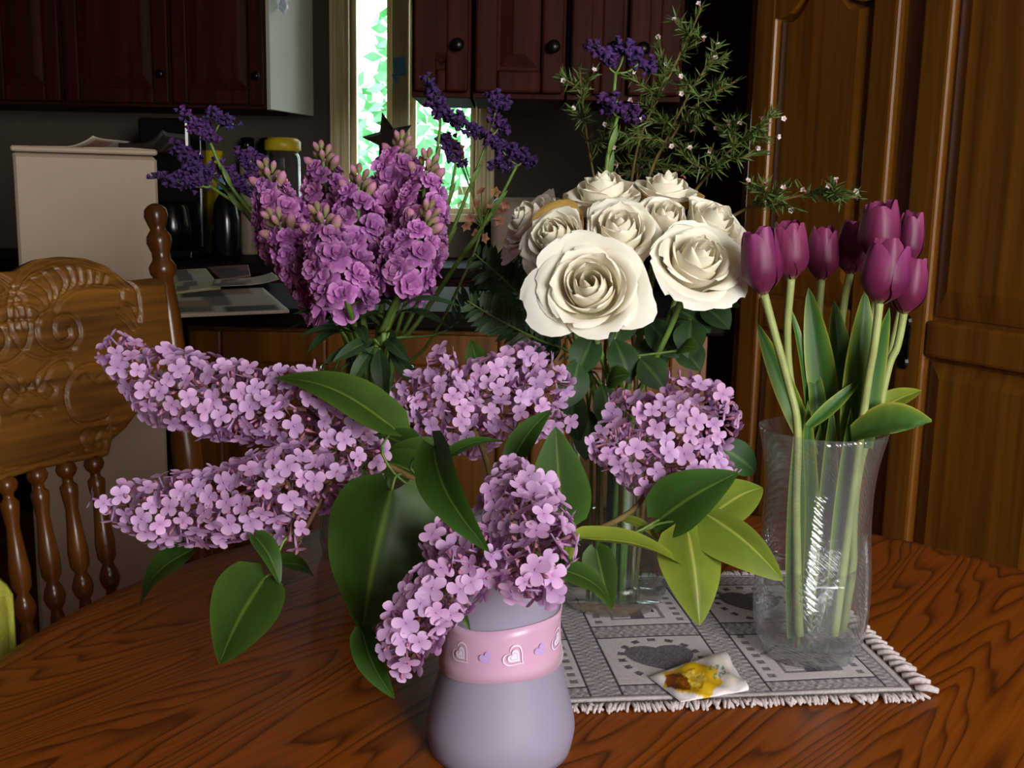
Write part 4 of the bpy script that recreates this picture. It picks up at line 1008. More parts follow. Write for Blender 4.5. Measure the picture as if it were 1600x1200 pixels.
lilac_branch('lilac branch with a low drooping panicle tip pointing at the chair spindles',
    [(162, 785, .83, 22, 250, 798, .83, 56), (250, 798, .83, 56, 370, 785, .82, 66), (370, 785, .82, 66, 450, 752, .81, 62), (450, 752, .81, 60, 520, 752, .81, 46), (455, 825, .80, 28, 466, 846, .80, 22)],
    [(520, 750, .81), (610, 775, .80), (720, 830, .79), rim(-.03, 0), bot(-.015, .0)], 2,
    [((612, 766, .755), (566, 988, .735), 124, np.array([-.1, -1., .25]), m_leaf, {'pet': [(628, 740, .77), (618, 745, .76)], 'fold': -.5, 'bend': .1, 'wave': .04}),
     ((415, 902, .78), (338, 1038, .76), 76, np.array([-.3, -.8, .5]), m_leaf, {'pet': [(470, 820, .80), (440, 850, .79), (432, 885, .785)], 'fold': .18, 'bend': .06, 'curl': -.05}),
     ((398, 838, .79), (438, 916, .77), 24, np.array([.6, -.7, .2]), m_leaf, {'fold': .5}),
     ((440, 880, .82), (492, 905, .84), 26, UPN, m_leaf, {'fold': .2}),
     ((302, 858, .84), (219, 950, .84), 40, np.array([-.5, -.5, .7]), m_leaf, {'fold': .2})])
lilac_branch('lilac branch with a blunt panicle in front of the stock stems',
    [(692, 566, .98, 26, 690, 620, .97, 50), (645, 606, .98, 30, 642, 666, .97, 34), (700, 640, .96, 55, 740, 676, .95, 42)],
    [(740, 670, .94), (760, 720, .90), (775, 790, .85), rim(-.010, .032), bot(-.006, .024)], 3,
    [((752, 590, 1.0), (735, 530, 1.02), 22, TOC, m_leaf, {'fold': .3}),
     ((640, 700, .93), (560, 690, .97), 40, UPN, m_leaf, {'fold': .2}),
     ((678, 696, .70), (766, 864, .640), 48, np.array([-.75, -.6, .55]), m_leaf, {'pet': [(660, 752, .78), (640, 728, .74), (660, 705, .715)], 'fold': .3, 'bend': .16})])
lilac_branch('lilac branch with a loose darker panicle below the largest white rose',
    [(832, 562, 1.0, 32, 775, 592, .98, 34), (868, 600, .97, 28, 820, 640, .96, 52), (760, 592, .98, 38, 790, 650, .96, 48), (868, 656, .95, 28, 845, 650, .95, 35)],
    [(812, 660, .95), (802, 700, .91), (800, 780, .86), rim(.010, .034), bot(.008, .022)], 4,
    [((878, 812, .80), (868, 666, .84), 56, np.array([.1, -1., .3]), m_leaf, {'pet': [(812, 830, .80), (838, 822, .81)], 'fold': .22, 'bend': -.03}),
     ((800, 720, .88), (862, 640, .90), 26, np.array([-.4, -.8, .2]), m_leaf, {'fold': .3}),
     ((690, 720, .88), (790, 690, .90), 16, UPN, m_leaf, {'fold': .3})], .0112)
lilac_branch('lilac branch with a bright panicle standing over the vase rim',
    [(802, 740, .76, 30, 812, 792, .74, 62), (812, 792, .735, 66, 838, 845, .695, 66), (838, 845, .695, 62, 825, 888, .68, 56), (852, 900, .68, 34, 856, 920, .68, 26)],
    [(815, 872, .70), (800, 842, .74), rim(.005, -.01), bot(.01, -.01)], 5,
    [((870, 888, .69), (958, 950, .70), 30, np.array([-.3, -.4, .9]), m_leaf, {'pet': [(836, 862, .69)], 'fold': .15}),
     ((892, 834, .715), (872, 898, .70), 18, TOC, m_leafl, {'fold': .3})], .0096)
lilac_branch('lilac branch with a wide double lobed panicle in front of the rose leaves',
    [(1062, 602, .93, 26, 1092, 640, .92, 54), (1112, 655, .92, 48, 1040, 668, .91, 52), (978, 640, .92, 34, 1040, 675, .91, 52), (962, 694, .90, 42, 1012, 726, .90, 50), (1100, 726, .91, 40, 1040, 728, .90, 50), (1132, 742, .91, 22, 1100, 726, .91, 28)],
    [(1020, 750, .90), (985, 800, .88), (900, 835, .84), rim(.03, .015), bot(.015, .01)], 6,
    [((1030, 812, .86), (1154, 738, .85), 58, np.array([-.15, -.75, .65]), m_leaf, {'pet': [(930, 845, .84), (985, 835, .85)], 'fold': .25, 'bend': .08}),
     ((1110, 806, .87), (1192, 762, .90), 44, np.array([.25, -.55, .8]), m_leafl, {'fold': .15}),
     ((1106, 804, .85), (1224, 908, .81), 62, np.array([.35, -.8, .6]), m_leafl, {'pet': [(1000, 830, .86), (1060, 812, .86)], 'fold': -.5, 'bend': .08}),
     ((1075, 828, .84), (1093, 978, .80), 64, np.array([.1, -1., .3]), m_leafl, {'pet': [(1000, 826, .86), (1050, 815, .85)], 'fold': -.45, 'bend': .08}),
     ((908, 842, .82), (1085, 895, .83), 30, np.array([0, -.25, 1.]), m_leafl, {'pet': [(880, 850, .81)], 'fold': .45, 'bend': .1}),
     ((932, 858, .82), (956, 952, .81), 32, np.array([-.2, -1., .3]), m_leaf, {'fold': .3}),
     ((975, 812, .88), (1032, 848, .86), 13, UPN, m_leafl, {'fold': .3}),
     ((1130, 700, .96), (1180, 740, .98), 30, TOC, m_dleaf, {'fold': .2})])
lilac_branch('lilac branch drooping over the frosted vase beside the ribbon',
    [(745, 876, .69, 46, 682, 934, .68, 56), (682, 934, .68, 56, 632, 998, .675, 46), (632, 998, .675, 42, 636, 1040, .67, 22), (700, 850, .71, 40, 752, 868, .70, 46)],
    [(752, 866, .70), (770, 838, .74), rim(-.02, -.015), bot(-.01, -.015)], 7,
    [((566, 985, .71), (617, 1092, .69), 30, np.array([-.3, -.8, .3]), m_leaf, {'fold': .25}),
     ((720, 955, .72), (735, 985, .715), 8, TOC, m_leaf, {'fold': .3})], .0096)

# ------------------------------------------------------------------ roses
PT = 1 - (1 - np.linspace(0, 1, 14)) ** 1.8                          # rows packed toward the rim so that it comes out round
def petal_curve(bel, top, h, lip):
    P0, P1, P2, P3 = np.array([.06, 0]), np.array([bel * 1.05, .02]), np.array([bel * 1.05, .62 * h]), np.array([top, h]); t = PT[:, None]
    c = (1 - t) ** 3 * P0 + 3 * (1 - t) ** 2 * t * P1 + 3 * (1 - t) * t * t * P2 + t ** 3 * P3
    k = np.clip((t[:, 0] - .72) / .28, 0, 1)
    c[:, 0] += lip * k ** 1.5; c[:, 1] -= lip * .55 * k ** 2
    return c
HEADS = []
def pressed(V, me_):
    """squeeze a head's points so that they stay on its side of the contact plane with each neighbour"""
    c, R = HEADS[me_]; m_ = .009
    for k, (c2, R2) in enumerate(HEADS):
        if k == me_: continue
        D = c2 - c; L = np.linalg.norm(D)
        if L > 1.25 * (R + R2): continue
        n_ = D / L; x_ = (V - c) @ n_ - (L * R / (R + R2) - .0008); y_ = np.where(x_ > -m_, -m_ * np.exp(-np.maximum(0, x_ + m_) / m_), x_)
        V = V + (y_ - x_)[:, None] * n_
    return V
def rose(label, cpx, Y, Rpx, face, seed, opened=1.0, stem_to=None, np_=24):
    rnd = np.random.default_rng(seed); c = atY(*cpx, Y); R = Rpx * (1.02 if Rpx > 80 else 1.2) * pxm(c); ax = unit(face); me_ = [k for k, L in enumerate(RO) if L[0] == label][0]; base = c - ax * R * .5
    A_ = frame(ax, rnd.uniform(0, 6)); so = SLOT_R.take(c); bottom = VR + so * .8 + np.array([0, 0, .02])
    mid_ = VR + so + np.array([0, 0, .196])
    sp = spline([base, base - ax * .03 + np.array([0, 0, -.02]), base * .4 + mid_ * .6, mid_, bottom], 20)
    root = thing('white_rose', label, 'rose', sp[-1], 'white roses in the greenish vase')
    mk('stem', *tube(sp, [.0032, .0028, .003], 7), m_stem, root)
    mk('calyx', *lathe_axis([(0, .1 * R), (.3, .2 * R), (.75, .18 * R), (1, .1 * R)], base - ax * R * .16, base + ax * R * .12, 10), m_stem, root)
    for i in range(np_):
        s = i / (np_ - 1); phi = i * 2.39996 + rnd.normal(0, .15)
        bel = .16 + .56 * s ** .9 * opened; top = .10 + .72 * s ** 1.15 * opened; h = 1.0 - .42 * s ** 1.2 + rnd.normal(0, .03); lip = max(0, s - .30) * .46 * opened * rnd.uniform(.7, 1.3)
        W = math.radians(112 - 50 * s) * rnd.uniform(.9, 1.12); cv = petal_curve(bel, top, h, lip); nu_ = 13; V = []; C = []
        tw = rnd.normal(0, .05)
        for j, (r_, z_) in enumerate(cv):
            t = PT[j]; ws = min(1, (t + .06) ** .5 * 1.08) * (1 if t < .5 else math.sqrt(max(.004, 1 - ((t - .5) / .503) ** 2)) ** .85)
            for q_ in range(nu_):
                u = 2 * q_ / (nu_ - 1) - 1; a = phi + u * W * ws + tw * t
                dz = -.05 * abs(u) ** 2.6 * t * h; rr_ = r_ * (1 + .07 * s * abs(u) ** 3 * t * 2) - .03 * (1 - s) * u
                rr_ += .018 * math.sin(5 * u + i * 1.7) * t * t * (s > .3) + (.05 * s * math.cos(math.pi * u) * t * t)
                V.append((rr_ * math.cos(a), rr_ * math.sin(a), z_ + dz)); C.append((t * (.55 + .45 * s), abs(u), s))
        V = pressed(base + (np.array(V) * R) @ A_.T, me_)
        mk('petal', V, gridF(nu_, 14), m_rosebrown if ('browned' in label and i in (np_ - 1, np_ - 3)) else m_rose, root, np.array(C))
    for k in range(5):
        a = k * 2 * math.pi / 5 + rnd.uniform(0, .3); o_ = A_ @ np.array([math.cos(a), math.sin(a), 0])
        leaf(root, base + o_ * R * .12, base + o_ * R * .48 - ax * R * .12, R * .09, ax, m_stem, name='sepal', nl=6, nw=3, bend=-.1)
    return root, sp
RO = [('largest white rose, wide open below the other roses', (922, 448), .955, 86, (-.15, -.95, .42), 11, 1.08),
      ('white rose with a tight spiral heart at the middle of the bouquet', (970, 362), 1.015, 66, (-.05, -.75, .7), 12, .92),
      ('white rose with browned outer petals on the stock side of the bouquet', (868, 372), 1.025, 58, (-.45, -.75, .5), 13, .9),
      ('white rose at the top of the bouquet, seen from the side', (945, 304), 1.09, 62, (-.12, -.3, 1.), 14, .95),
      ('white rose beside a browned petal, in front of the wax flower', (1040, 300), 1.11, 54, (.15, -.3, 1.), 15, .95),
      ('white rose squeezed between four other roses', (1040, 346), 1.05, 56, (.12, -.7, .75), 16, .9),
      ('white rose whose petals brush the purple tulips', (1112, 354), 1.055, 62, (.45, -.55, .75), 17, 1.0),
      ('half open cupped white rose above the purple tulips\' stems', (1090, 408), .975, 68, (.22, -.7, .62), 18, 1.05),
      ('white rose at the outer edge facing the stock flowers', (828, 348), 1.095, 54, (-.75, -.3, .6), 19, .95)]
rsp = []
for L in RO: c_ = atY(*L[1], L[2]); HEADS.append((c_, L[3] * (1.02 if L[3] > 80 else 1.2) * pxm(c_)))
for L in RO: rsp.append(rose(*L))
# dark rose leaves on the stems below the heads
rl = np.random.default_rng(44)
spots = [((930, 520), (900, 590)), ((960, 530), (985, 600)), ((1010, 500), (1060, 560)), ((1050, 480), (1110, 520)), ((1095, 478), (1140, 515)), ((870, 520), (835, 580)), ((905, 560), (880, 640)), ((1000, 560), (1040, 610)),
         ((1060, 540), (1095, 580)), ((940, 600), (955, 680)), ((890, 600), (905, 690)), ((1030, 520), (1010, 590)), ((1080, 500), (1075, 560)), ((985, 480), (955, 540)), ((860, 480), (830, 530)), ((1120, 470), (1150, 470)), ((920, 640), (915, 720))]
for k, (b_, t_) in enumerate(spots):
    P_ = atY(*b_, 1.05); k_ = int(np.argmin([np.min(((q_[1] - P_) ** 2).sum(1)) for q_ in rsp])); root, sp = rsp[k_]; Yb = 1.04 + rl.uniform(-.03, .04)
    if t_[1] > 600: Yb = 1.005
    if b_[0] < 880 and t_[1] < 600: Yb = 1.10
    P0 = atY(*b_, Yb); j = int(np.argmin(((sp - P0) ** 2).sum(1)))
    pxleaf(root, (*b_, Yb), (*t_, Yb - .02), 26, unit(TOC + rl.normal(0, .4, 3)), m_dleaf, fold=.25, shape='plain', bend=.1)
    mk('petiole', *tube(spline([sp[j], (sp[j] + P0) / 2 + [0, 0, .005], P0], 8), .0011, 5), m_stem, root)
for (b_, t_) in (((1058, 548), (1092, 545)), ((948, 600), (985, 585))):
    root, sp = rsp[0]; pxleaf(root, (*b_, 1.0), (*t_, .98), 20, TOC + np.array([.3, 0, .4]), m_leaf, fold=.1, shape='plain')
    P0 = atY(*b_, 1.0); j = int(np.argmin(((sp - P0) ** 2).sum(1))); mk('petiole', *tube(spline([sp[j], (sp[j] + P0) / 2, P0], 8), .0011, 5), m_stem, root)

# ------------------------------------------------------------------ tulips
def tulip(label, top, basepx, Y, wpx, hpx, stem, seed, leaves=(), tight=.6):
    rnd = np.random.default_rng(seed); b_ = atY(*basepx, Y); t_ = atY(*top, Y); ax = unit(t_ - b_ + np.array([0, -.0, 0])); s = pxm(b_); Rm = wpx / 2 * s; H_ = np.linalg.norm(t_ - b_)
    A_ = frame(ax, rnd.uniform(0, 6)); pts_ = [b_] + [atY(*q_) if isinstance(q_, tuple) else q_ for q_ in stem]
    sp = in_tulip_vase(spline(pts_, 40), .0088); root = thing('purple_tulip', label, 'tulip', sp[-1], 'purple tulips in the clear vase')
    mk('stem', *tube(sp, [.0038, .0036, .0042], 8), m_tstem, root)
    for k in range(6):
        inner = k >= 3; phi = (k % 3) * 2.0944 + (1.047 if inner else 0) + rnd.normal(0, .1); V = []; C = []; nl, nw = 12, 9
        hh = H_ * (rnd.uniform(.95, 1.02) if inner else rnd.uniform(.9, 1.0)); Rk = Rm * (.86 if inner else .98)
        for j in range(nl):
            t = j / (nl - 1); r_ = Rk * (math.sin(min(1, t * 2.2 + .12) * math.pi / 2) ** .9) * (1 - tight * max(0, t - .45) ** 1.6)
            W = math.radians(62) * (min(1, .35 + t * 2.2)) * (max(0, 1 - ((t - .5) / .52) ** 2) ** .5 if t > .5 else 1); W = max(W, .03)
            for i in range(nw):
                u = 2 * i / (nw - 1) - 1; a = phi + u * W; rr_ = r_ * (1 - .05 * abs(u) + .06 * (1 - abs(u)) ** 2 * (t > .1)) + Rk * .02 * math.sin(7 * t + k)
                V.append((rr_ * math.cos(a), rr_ * math.sin(a), hh * t)); C.append((t, abs(u), .5))
        V = b_ + np.array(V) @ A_.T; mk('petal', V, gridF(nw, nl), m_tulip, root, np.array(C))
    for L in leaves: pxleaf(root, *L[:5], **(L[5] if len(L) > 5 else {}))
    return root
tbm = lambda dx, dy: VT + np.array([dx, dy, .022])
tr = lambda dx, dy: VT + np.array([dx, dy, .20])
YT = VT[1]
tl = {'shape': 'tulip', 'fold': .35, 'nl': 16, 'fit': in_tulip_vase}
def TL(**k): d = dict(tl); d.update(k); return d
tulip('purple tulip nearest the white roses, tight and upright', (1184, 357), (1194, 460), YT - .01, 66, 104, [(1210, 520, YT - .01), (1232, 600, YT - .01), (1246, 670, YT - .014), (1244, 800, YT - .018), tbm(-.014, -.02)], 21,
      [((1270, 712, YT + .006), (1182, 503, YT + .012), 18, np.array([-.35, -1, .2]), m_tleaf, TL(bend=-.04))])
tulip('purple tulip just behind the one that touches the roses', (1232, 344), (1236, 436), YT + .02, 58, 92, [(1230, 520, YT + .025), (1236, 600, YT + .028), (1255, 680, YT + .024), tbm(-.014, .012)], 22,
      [((1262, 690, YT + .028), (1234, 478, YT + .04), 13, np.array([.6, -1, .2]), m_tleaf, TL(bend=.05, fold=.6)), ((1276, 700, YT + .03), (1262, 545, YT + .045), 14, TOC, m_tleaf, TL())])
tulip('shaded purple tulip low at the back beside the second tulip', (1288, 352), (1283, 438), YT + .07, 50, 80, [(1280, 500, YT + .06), (1285, 600, YT + .04), tbm(-.005, .025)], 23,
      [((1296, 690, YT + .03), (1263, 448, YT + .04), 24, np.array([-.2, -1, .2]), m_tleaf, TL(bend=.04))])
tulip('shaded purple tulip at the back of the bunch, half hidden', (1342, 345), (1328, 428), YT + .08, 62, 84, [(1318, 480, YT + .07), (1305, 600, YT + .05), tbm(.008, .031)], 24,
      [((1316, 690, YT + .042), (1303, 468, YT + .055), 24, np.array([.1, -1, .2]), m_tleaf, TL(bend=.03))])
tulip('tallest purple tulip with frilled tips', (1378, 312), (1372, 408), YT + .03, 66, 92, [(1366, 480, YT + .03), (1345, 600, YT + .02), tbm(.010, .008)], 25,
      [((1322, 690, YT + .01), (1352, 452, YT + .02), 26, np.array([.15, -1, .2]), m_tleaf, TL(bend=.03))])
tulip('slim purple tulip nearest the pantry doors', (1428, 330), (1418, 414), YT + .075, 44, 84, [(1410, 470, YT + .07), (1388, 570, YT + .05), tbm(.026, .018)], 26, ())
tulip('big purple tulip at the front of the crowded bunch', (1392, 372), (1374, 474), YT - .03, 76, 104, [(1366, 540, YT - .03), (1350, 640, YT - .02), tbm(.018, -.018)], 27,
      [((1352, 700, YT - .015), (1390, 480, YT - .02), 20, np.array([.3, -1, .2]), m_tleaf, TL(bend=-.06, fold=.5))])
tulip('purple tulip bending down in front of the door knob', (1428, 402), (1412, 490), YT + .0, 60, 90, [(1402, 540, YT), (1378, 620, YT), tbm(.029, -.006)], 28,
      [((1330, 685, YT - .03), (1478, 678, YT - .05), 44, np.array([.2, -.55, .9]), m_tleaf, TL(bend=.16, fold=.35)),
       ((1348, 660, YT), (1440, 610, YT + .02), 20, np.array([.1, -.6, .9]), m_leafl, TL(bend=.1, fold=.5)),
       ((1262, 668, YT - .02), (1346, 592, YT + .0), 12, np.array([0, -.8, .6]), m_tleaf, TL(bend=-.06, fold=.5))])

for k, (xb, xt, yt, dy, w_) in enumerate(((1236, 1248, 660, -.012, 17), (1262, 1262, 655, .0, 20), (1285, 1300, 660, .012, 20), (1305, 1330, 665, -.005, 18), (1250, 1282, 690, .02, 18), (1300, 1352, 672, .015, 16))):
    o_ = bpy.data.objects['purple_tulip' + ('' if k == 0 else '.%03d' % k)]
    T_ = atY(xt, yt - 30, YT + dy); leaf(o_, VT + np.array([(xb - 1270) * .00055, dy, .022]), T_, w_ * pxm(T_), np.array([.15 * (k % 3 - 1), -1, .1]), m_tleaf, **TL(bend=.02, fold=.55))

# ------------------------------------------------------------------ stock
def stock_floret(name, seed, size=.017):
    r_ = np.random.default_rng(seed); b = MB()
    for ringk, (npet, tilt, ln) in enumerate(((5, .12, 1.), (5, .55, .85), (4, 1.05, .6))):
        for k in range(npet):
            a = k * 2 * math.pi / npet + ringk * .6 + r_.normal(0, .12); ca, sa = math.cos(a), math.sin(a); L = size * ln * r_.uniform(.85, 1.1); wd = L * r_.uniform(.42, .55); tl_ = tilt + r_.normal(0, .15); P = []; C = []
            for j, (t, w_) in enumerate(((0, .15), (.3, .6), (.65, 1.), (.9, .9), (1., .5))):
                for q_ in range(5):
                    u = q_ / 2 - 1; x_ = L * t * math.cos(tl_); z_ = L * t * math.sin(tl_) + .16 * wd * math.sin(3.5 * u + k * 2 + ringk) * t + .003 - .12 * L * t * t * (ringk == 0); y_ = u * w_ * wd
                    P.append((x_ * ca - y_ * sa, x_ * sa + y_ * ca, z_)); C.append((t, abs(u), .5))
            b.add(P, gridF(5, 5), np.array(C))
    V, f = tube([(0, 0, .003), (0, 0, -.008)], [.002, .0016], 5); b.add(V, f, np.array((.9, 0, 0)))
    V, Fc, C = b.get(); return mesh(name, V, Fc, m_stock, C)
SFL = [stock_floret('stock_floret_%s' % q_, 70 + i) for i, q_ in enumerate(('full', 'ruffled', 'loose', 'small'))]
def stock_bud(name, s):
    V, f = tube([(0, 0, -.006), (0, 0, -.002), (0, 0, .003), (0, 0, .008), (0, 0, .011)], [.001, .0025, .0045, .0035, .0008], 7)
    return mesh(name, np.array(V) * s, f, m_stockbud, np.repeat(np.array([(.0, 0, 0), (.1, 0, 0), (.4, 0, 0), (.9, 0, 0), (1, 0, 0)]), 7, 0))
SBD = [stock_bud('stock_bud_small', .85), stock_bud('stock_bud_large', 1.25)]
def stock(label, tip, low, rpx, Y, seed, group='purple stock spikes'):
    rnd = np.random.default_rng(seed); t_ = atY(*tip, Y); l_ = atY(*low, Y - .01); s = pxm(t_); R = rpx * s; ax = unit(t_ - l_); L = np.linalg.norm(t_ - l_)
    so = SLOT_S.take(l_); foot = VS + so * .8 + np.array([0, 0, .02]); neck = VS + so + np.array([0, 0, .226])
    sp = spline([t_, (t_ + l_) / 2, l_, (l_ + neck) / 2 + np.array([0, 0, .01]), neck, foot], 30)
    root = thing('stock_spike', label, 'flower', sp[-1], group); O = org(root)
    mk('stem', *tube(sp, [.002, .003, .0038, .004], 8), m_stem, root)
    n_ = 30
    for k in range(n_):
        h = (k + .5) / n_; a = k * 2.39996 + rnd.normal(0, .2); r_ = R * (.45 + .55 * min(1, h * 2.2)); A_ = frame(ax, 0)
        out = A_ @ np.array([math.cos(a), math.sin(a), 0]); c = t_ - ax * L * (.10 + .92 * h); d = unit(out + ax * (.65 - .6 * h) + rnd.normal(0, .15, 3))
        p = c + out * r_ * .72
        R_ = frame(d, rnd.uniform(0, 6)) * rnd.uniform(.8, 1.1) * (.72 + .4 * min(1, h * 2)) * R / .034
        link('floret', SFL[rnd.integers(4)], root, p - O, R_)
        mk('pedicel', *tube([c, p - d * .004], .0010, 4), m_stem, root) if k % 2 == 0 else None
    for k in range(9):
        a = k * 2.4; A_ = frame(ax, 0); out = A_ @ np.array([math.cos(a), math.sin(a), 0]); d = unit(out * (.5 if k < 5 else .9) + ax * 1.0)
        c = t_ + ax * (.010 - .0035 * k); p = c + out * (.004 + .0013 * k)
        link('bud', SBD[k > 4], root, p - O, frame(d, a))
    for k in range(4):
        a = rnd.uniform(0, 6.3); j = 15 + k * 2; p = sp[j]; out = np.array([math.cos(a), -abs(math.sin(a)), rnd.uniform(-.2, .5)])
        leaf(root, p, p + unit(out) * rnd.uniform(.05, .08), .007, np.array([0, -.4, 1]), m_dleaf, shape='plain', fold=.3, bend=.12, nl=9, nw=5)
    return root
ST = [('stock spike with green budded tip beside the kitchen window casing', (503, 242), (525, 395), 44, 1.275), ('tallest purple stock spike with many closed green buds', (626, 226), (614, 370), 48, 1.275),
      ('pale stock spike leaning toward the white cabinet', (418, 270), (452, 398), 43, 1.215), ('purple stock spike in the thick of the bunch, below the window', (560, 280), (560, 440), 49, 1.20),
      ('purple stock spike leaning toward the statice stems', (668, 255), (652, 395), 42, 1.21), ('shaded stock spike drooping low toward the newspaper', (430, 345), (520, 475), 44, 1.145),
      ('bright ruffled stock spike hanging lowest toward the roses', (668, 335), (625, 455), 46, 1.145), ('deep purple shaded stock spike low in the bunch', (500, 340), (545, 480), 50, 1.075)]
for k, L in enumerate(ST): stock(*L, 31 + k)
# long drooping stock leaves
so = SLOT_S.take(np.array([-.17, 1.08, 0]))
lf = thing('stock_foliage_stem', 'leafy green stem with curled leaves between the stock stems', 'stem', VS + [0.0, .0, .02])
mk('stem', *tube(spline([atY(600, 520, 1.10), atY(595, 570, 1.115), atY(590, 640, 1.15), VS + so * .9 + [0, 0, .226], VS + so * .86 + [0, 0, .17], VS + so * .8 + [0, 0, .02]], 18), .003, 7), m_stem, lf)
for L in (((590, 560, 1.10), (505, 570, 1.06), 14, UPN, .2), ((604, 530, 1.10), (640, 565, 1.07), 12, TOC, .2), ((608, 520, 1.10), (725, 480, 1.06), 10, UPN, .25), ((585, 530, 1.09), (520, 565, 1.05), 12, TOC, .1), ((592, 545, 1.09), (600, 615, 1.07), 16, TOC, .1), ((585, 540, 1.10), (545, 605, 1.08), 12, TOC, .1), ((606, 540, 1.10), (655, 605, 1.08), 12, TOC, .1)):
    pxleaf(lf, *L[:4], m_dleaf, shape='plain', fold=.3, bend=L[4])
    P0 = atY(*L[0]); Q = np.array([atY(598, 545, 1.107)]); mk('petiole', *tube([Q[0], P0], .0012, 5), m_stem, lf)

# ------------------------------------------------------------------ statice
def statice(label, heads, stempx, vase, seed, group, Y, green=.0030):
    rnd = np.random.default_rng(seed); P = [atY(x_, y_, Y) for x_, y_ in stempx]; so = (SLOT_S if vase is VS else SLOT_R).take(P[-1]); foot = vase + so * .8 + np.array([0, 0, .02])
    neck = vase + so + np.array([0, 0, .226 if vase is VS else .196])
    sp = spline(P + [neck, foot], 24); root = thing('statice_sprig', label, 'flower', foot, group)
    mk('stem', *tube(sp, [.0018, green, green], 6), m_stem, root)
    for (x0, y0, x1, y1) in heads:
        a, b_ = atY(x0, y0, Y + rnd.uniform(-.006, .006)), atY(x1, y1, Y + rnd.uniform(-.006, .006)); b = MB(); L = np.linalg.norm(b_ - a); n_ = int(L / .0016) + 10
        tb_ = spline([sp[0], (sp[0] + (a + b_) / 2) / 2 + [0, 0, -.004], (a + b_) / 2], 8); b2 = MB(); b2.add(*tube(tb_, .0012, 5)); b2.add(*tube([a, (a + b_) / 2 + [0, 0, .002], b_], .001, 4))
        V, Fc, C = b2.get(); br = mk('branchlet', V, Fc, m_stem, root)
        for k in range(n_ * 2):
            t = rnd.uniform(0, 1); p = a + (b_ - a) * t + rnd.normal(0, .0042, 3); d = unit(np.array([rnd.normal(0, .5), rnd.normal(-.3, .5), 1.])); R_ = frame(d, rnd.uniform(0, 6))
            sz = rnd.uniform(.0032, .005); q_ = []; c_ = []
            m_ = 6
            for (rr_, zz_, cc) in ((.25, -.9, 0), (.95, .25, 1)):
                for i in range(m_):
                    aa = 2 * math.pi * i / m_; w2 = 1 + (.22 if i % 2 else -.1) * cc; q_.append((rr_ * w2 * math.cos(aa) * sz, rr_ * w2 * math.sin(aa) * sz, zz_ * sz)); c_.append((cc, 0, 0))
            b.add(p + np.array(q_) @ R_.T, gridF(m_, 2, True) + [tuple(range(m_))], np.array(c_))
        b.build('flower_comb', m_statice, root)['kind'] = 'stuff'
    # papery wings on the stem
    for k in (5, 9):
        p = sp[k]; d = unit(sp[k - 2] - p); leaf(root, p, p + d * .035 + np.array([.004, -.004, 0]), .003, TOC, m_stem, name='stem_wing', shape='plain', nl=6, nw=3)
    return root
g1, g2, g3 = 'statice on the white cabinet side of the stock', 'statice between stock and roses', 'statice behind the white roses'
l1, l2, l3 = 'dark purple statice sprig fanned out beside the white cabinet', 'purple statice sprig rising between the stock and the roses', 'purple statice sprig standing up behind the white roses'
statice('dark purple statice sprig with three tufts highest above the white cabinet', [(285, 175, 320, 205), (300, 190, 335, 215), (330, 175, 365, 195)], [(325, 215), (360, 290), (430, 380), (500, 470)], VS, 51, g1, 1.335)
statice('dark purple statice sprig with two tufts beside the coffee maker', [(270, 225, 310, 250), (280, 240, 300, 260)], [(310, 255), (365, 310), (440, 400), (510, 490)], VS, 52, g1, 1.37)
statice('dark purple statice sprig stretched flat across the white cabinet edge', [(242, 275, 285, 283), (290, 280, 330, 285), (300, 262, 322, 268)], [(330, 292), (380, 330), (450, 420), (520, 500)], VS, 53, g1, 1.32)
statice('dark purple statice sprig in front of the dark bottle', [(335, 255, 375, 285), (355, 280, 395, 300)], [(375, 300), (410, 350), (470, 430), (530, 500)], VS, 54, g1, 1.35)
statice('dark purple statice sprig beside the glass canister', [(370, 240, 412, 250), (385, 260, 400, 275)], [(398, 285), (430, 340), (480, 430), (540, 500)], VS, 55, g1, 1.385)
statice('tallest purple statice sprig in front of the window mullion', [(668, 120, 690, 165), (672, 160, 705, 185)], [(688, 195), (680, 260), (660, 380), (620, 520)], VS, 56, g2, 1.36)
statice('branching purple statice sprig with three combs below the hanging cabinets', [(765, 148, 790, 165), (770, 180, 795, 205), (705, 185, 750, 208)], [(765, 212), (735, 290), (690, 400), (630, 520)], VS, 57, g2, 1.34)
statice('purple statice sprig with the thickest green stem, nearest the roses', [(760, 218, 800, 235), (800, 235, 835, 255), (775, 250, 790, 262)], [(808, 258), (770, 330), (715, 410), (640, 520)], VS, 58, g2, 1.32, .0034)
statice('short purple statice sprig close behind the budded stock spike', [(698, 235, 725, 255), (690, 215, 712, 228)], [(712, 258), (700, 320), (680, 400), (630, 520)], VS, 59, g2, 1.38)
statice('purple statice sprig standing highest behind the white roses', [(926, 72, 960, 98), (965, 72, 990, 80), (985, 80, 1020, 112)], [(962, 115), (955, 200), (950, 290), (950, 420)], VR, 60, g3, 1.19)
statice('lower purple statice sprig close above the white roses', [(942, 155, 968, 168), (968, 170, 996, 178)], [(965, 182), (950, 240), (945, 330), (948, 430)], VR, 61, g3, 1.155)
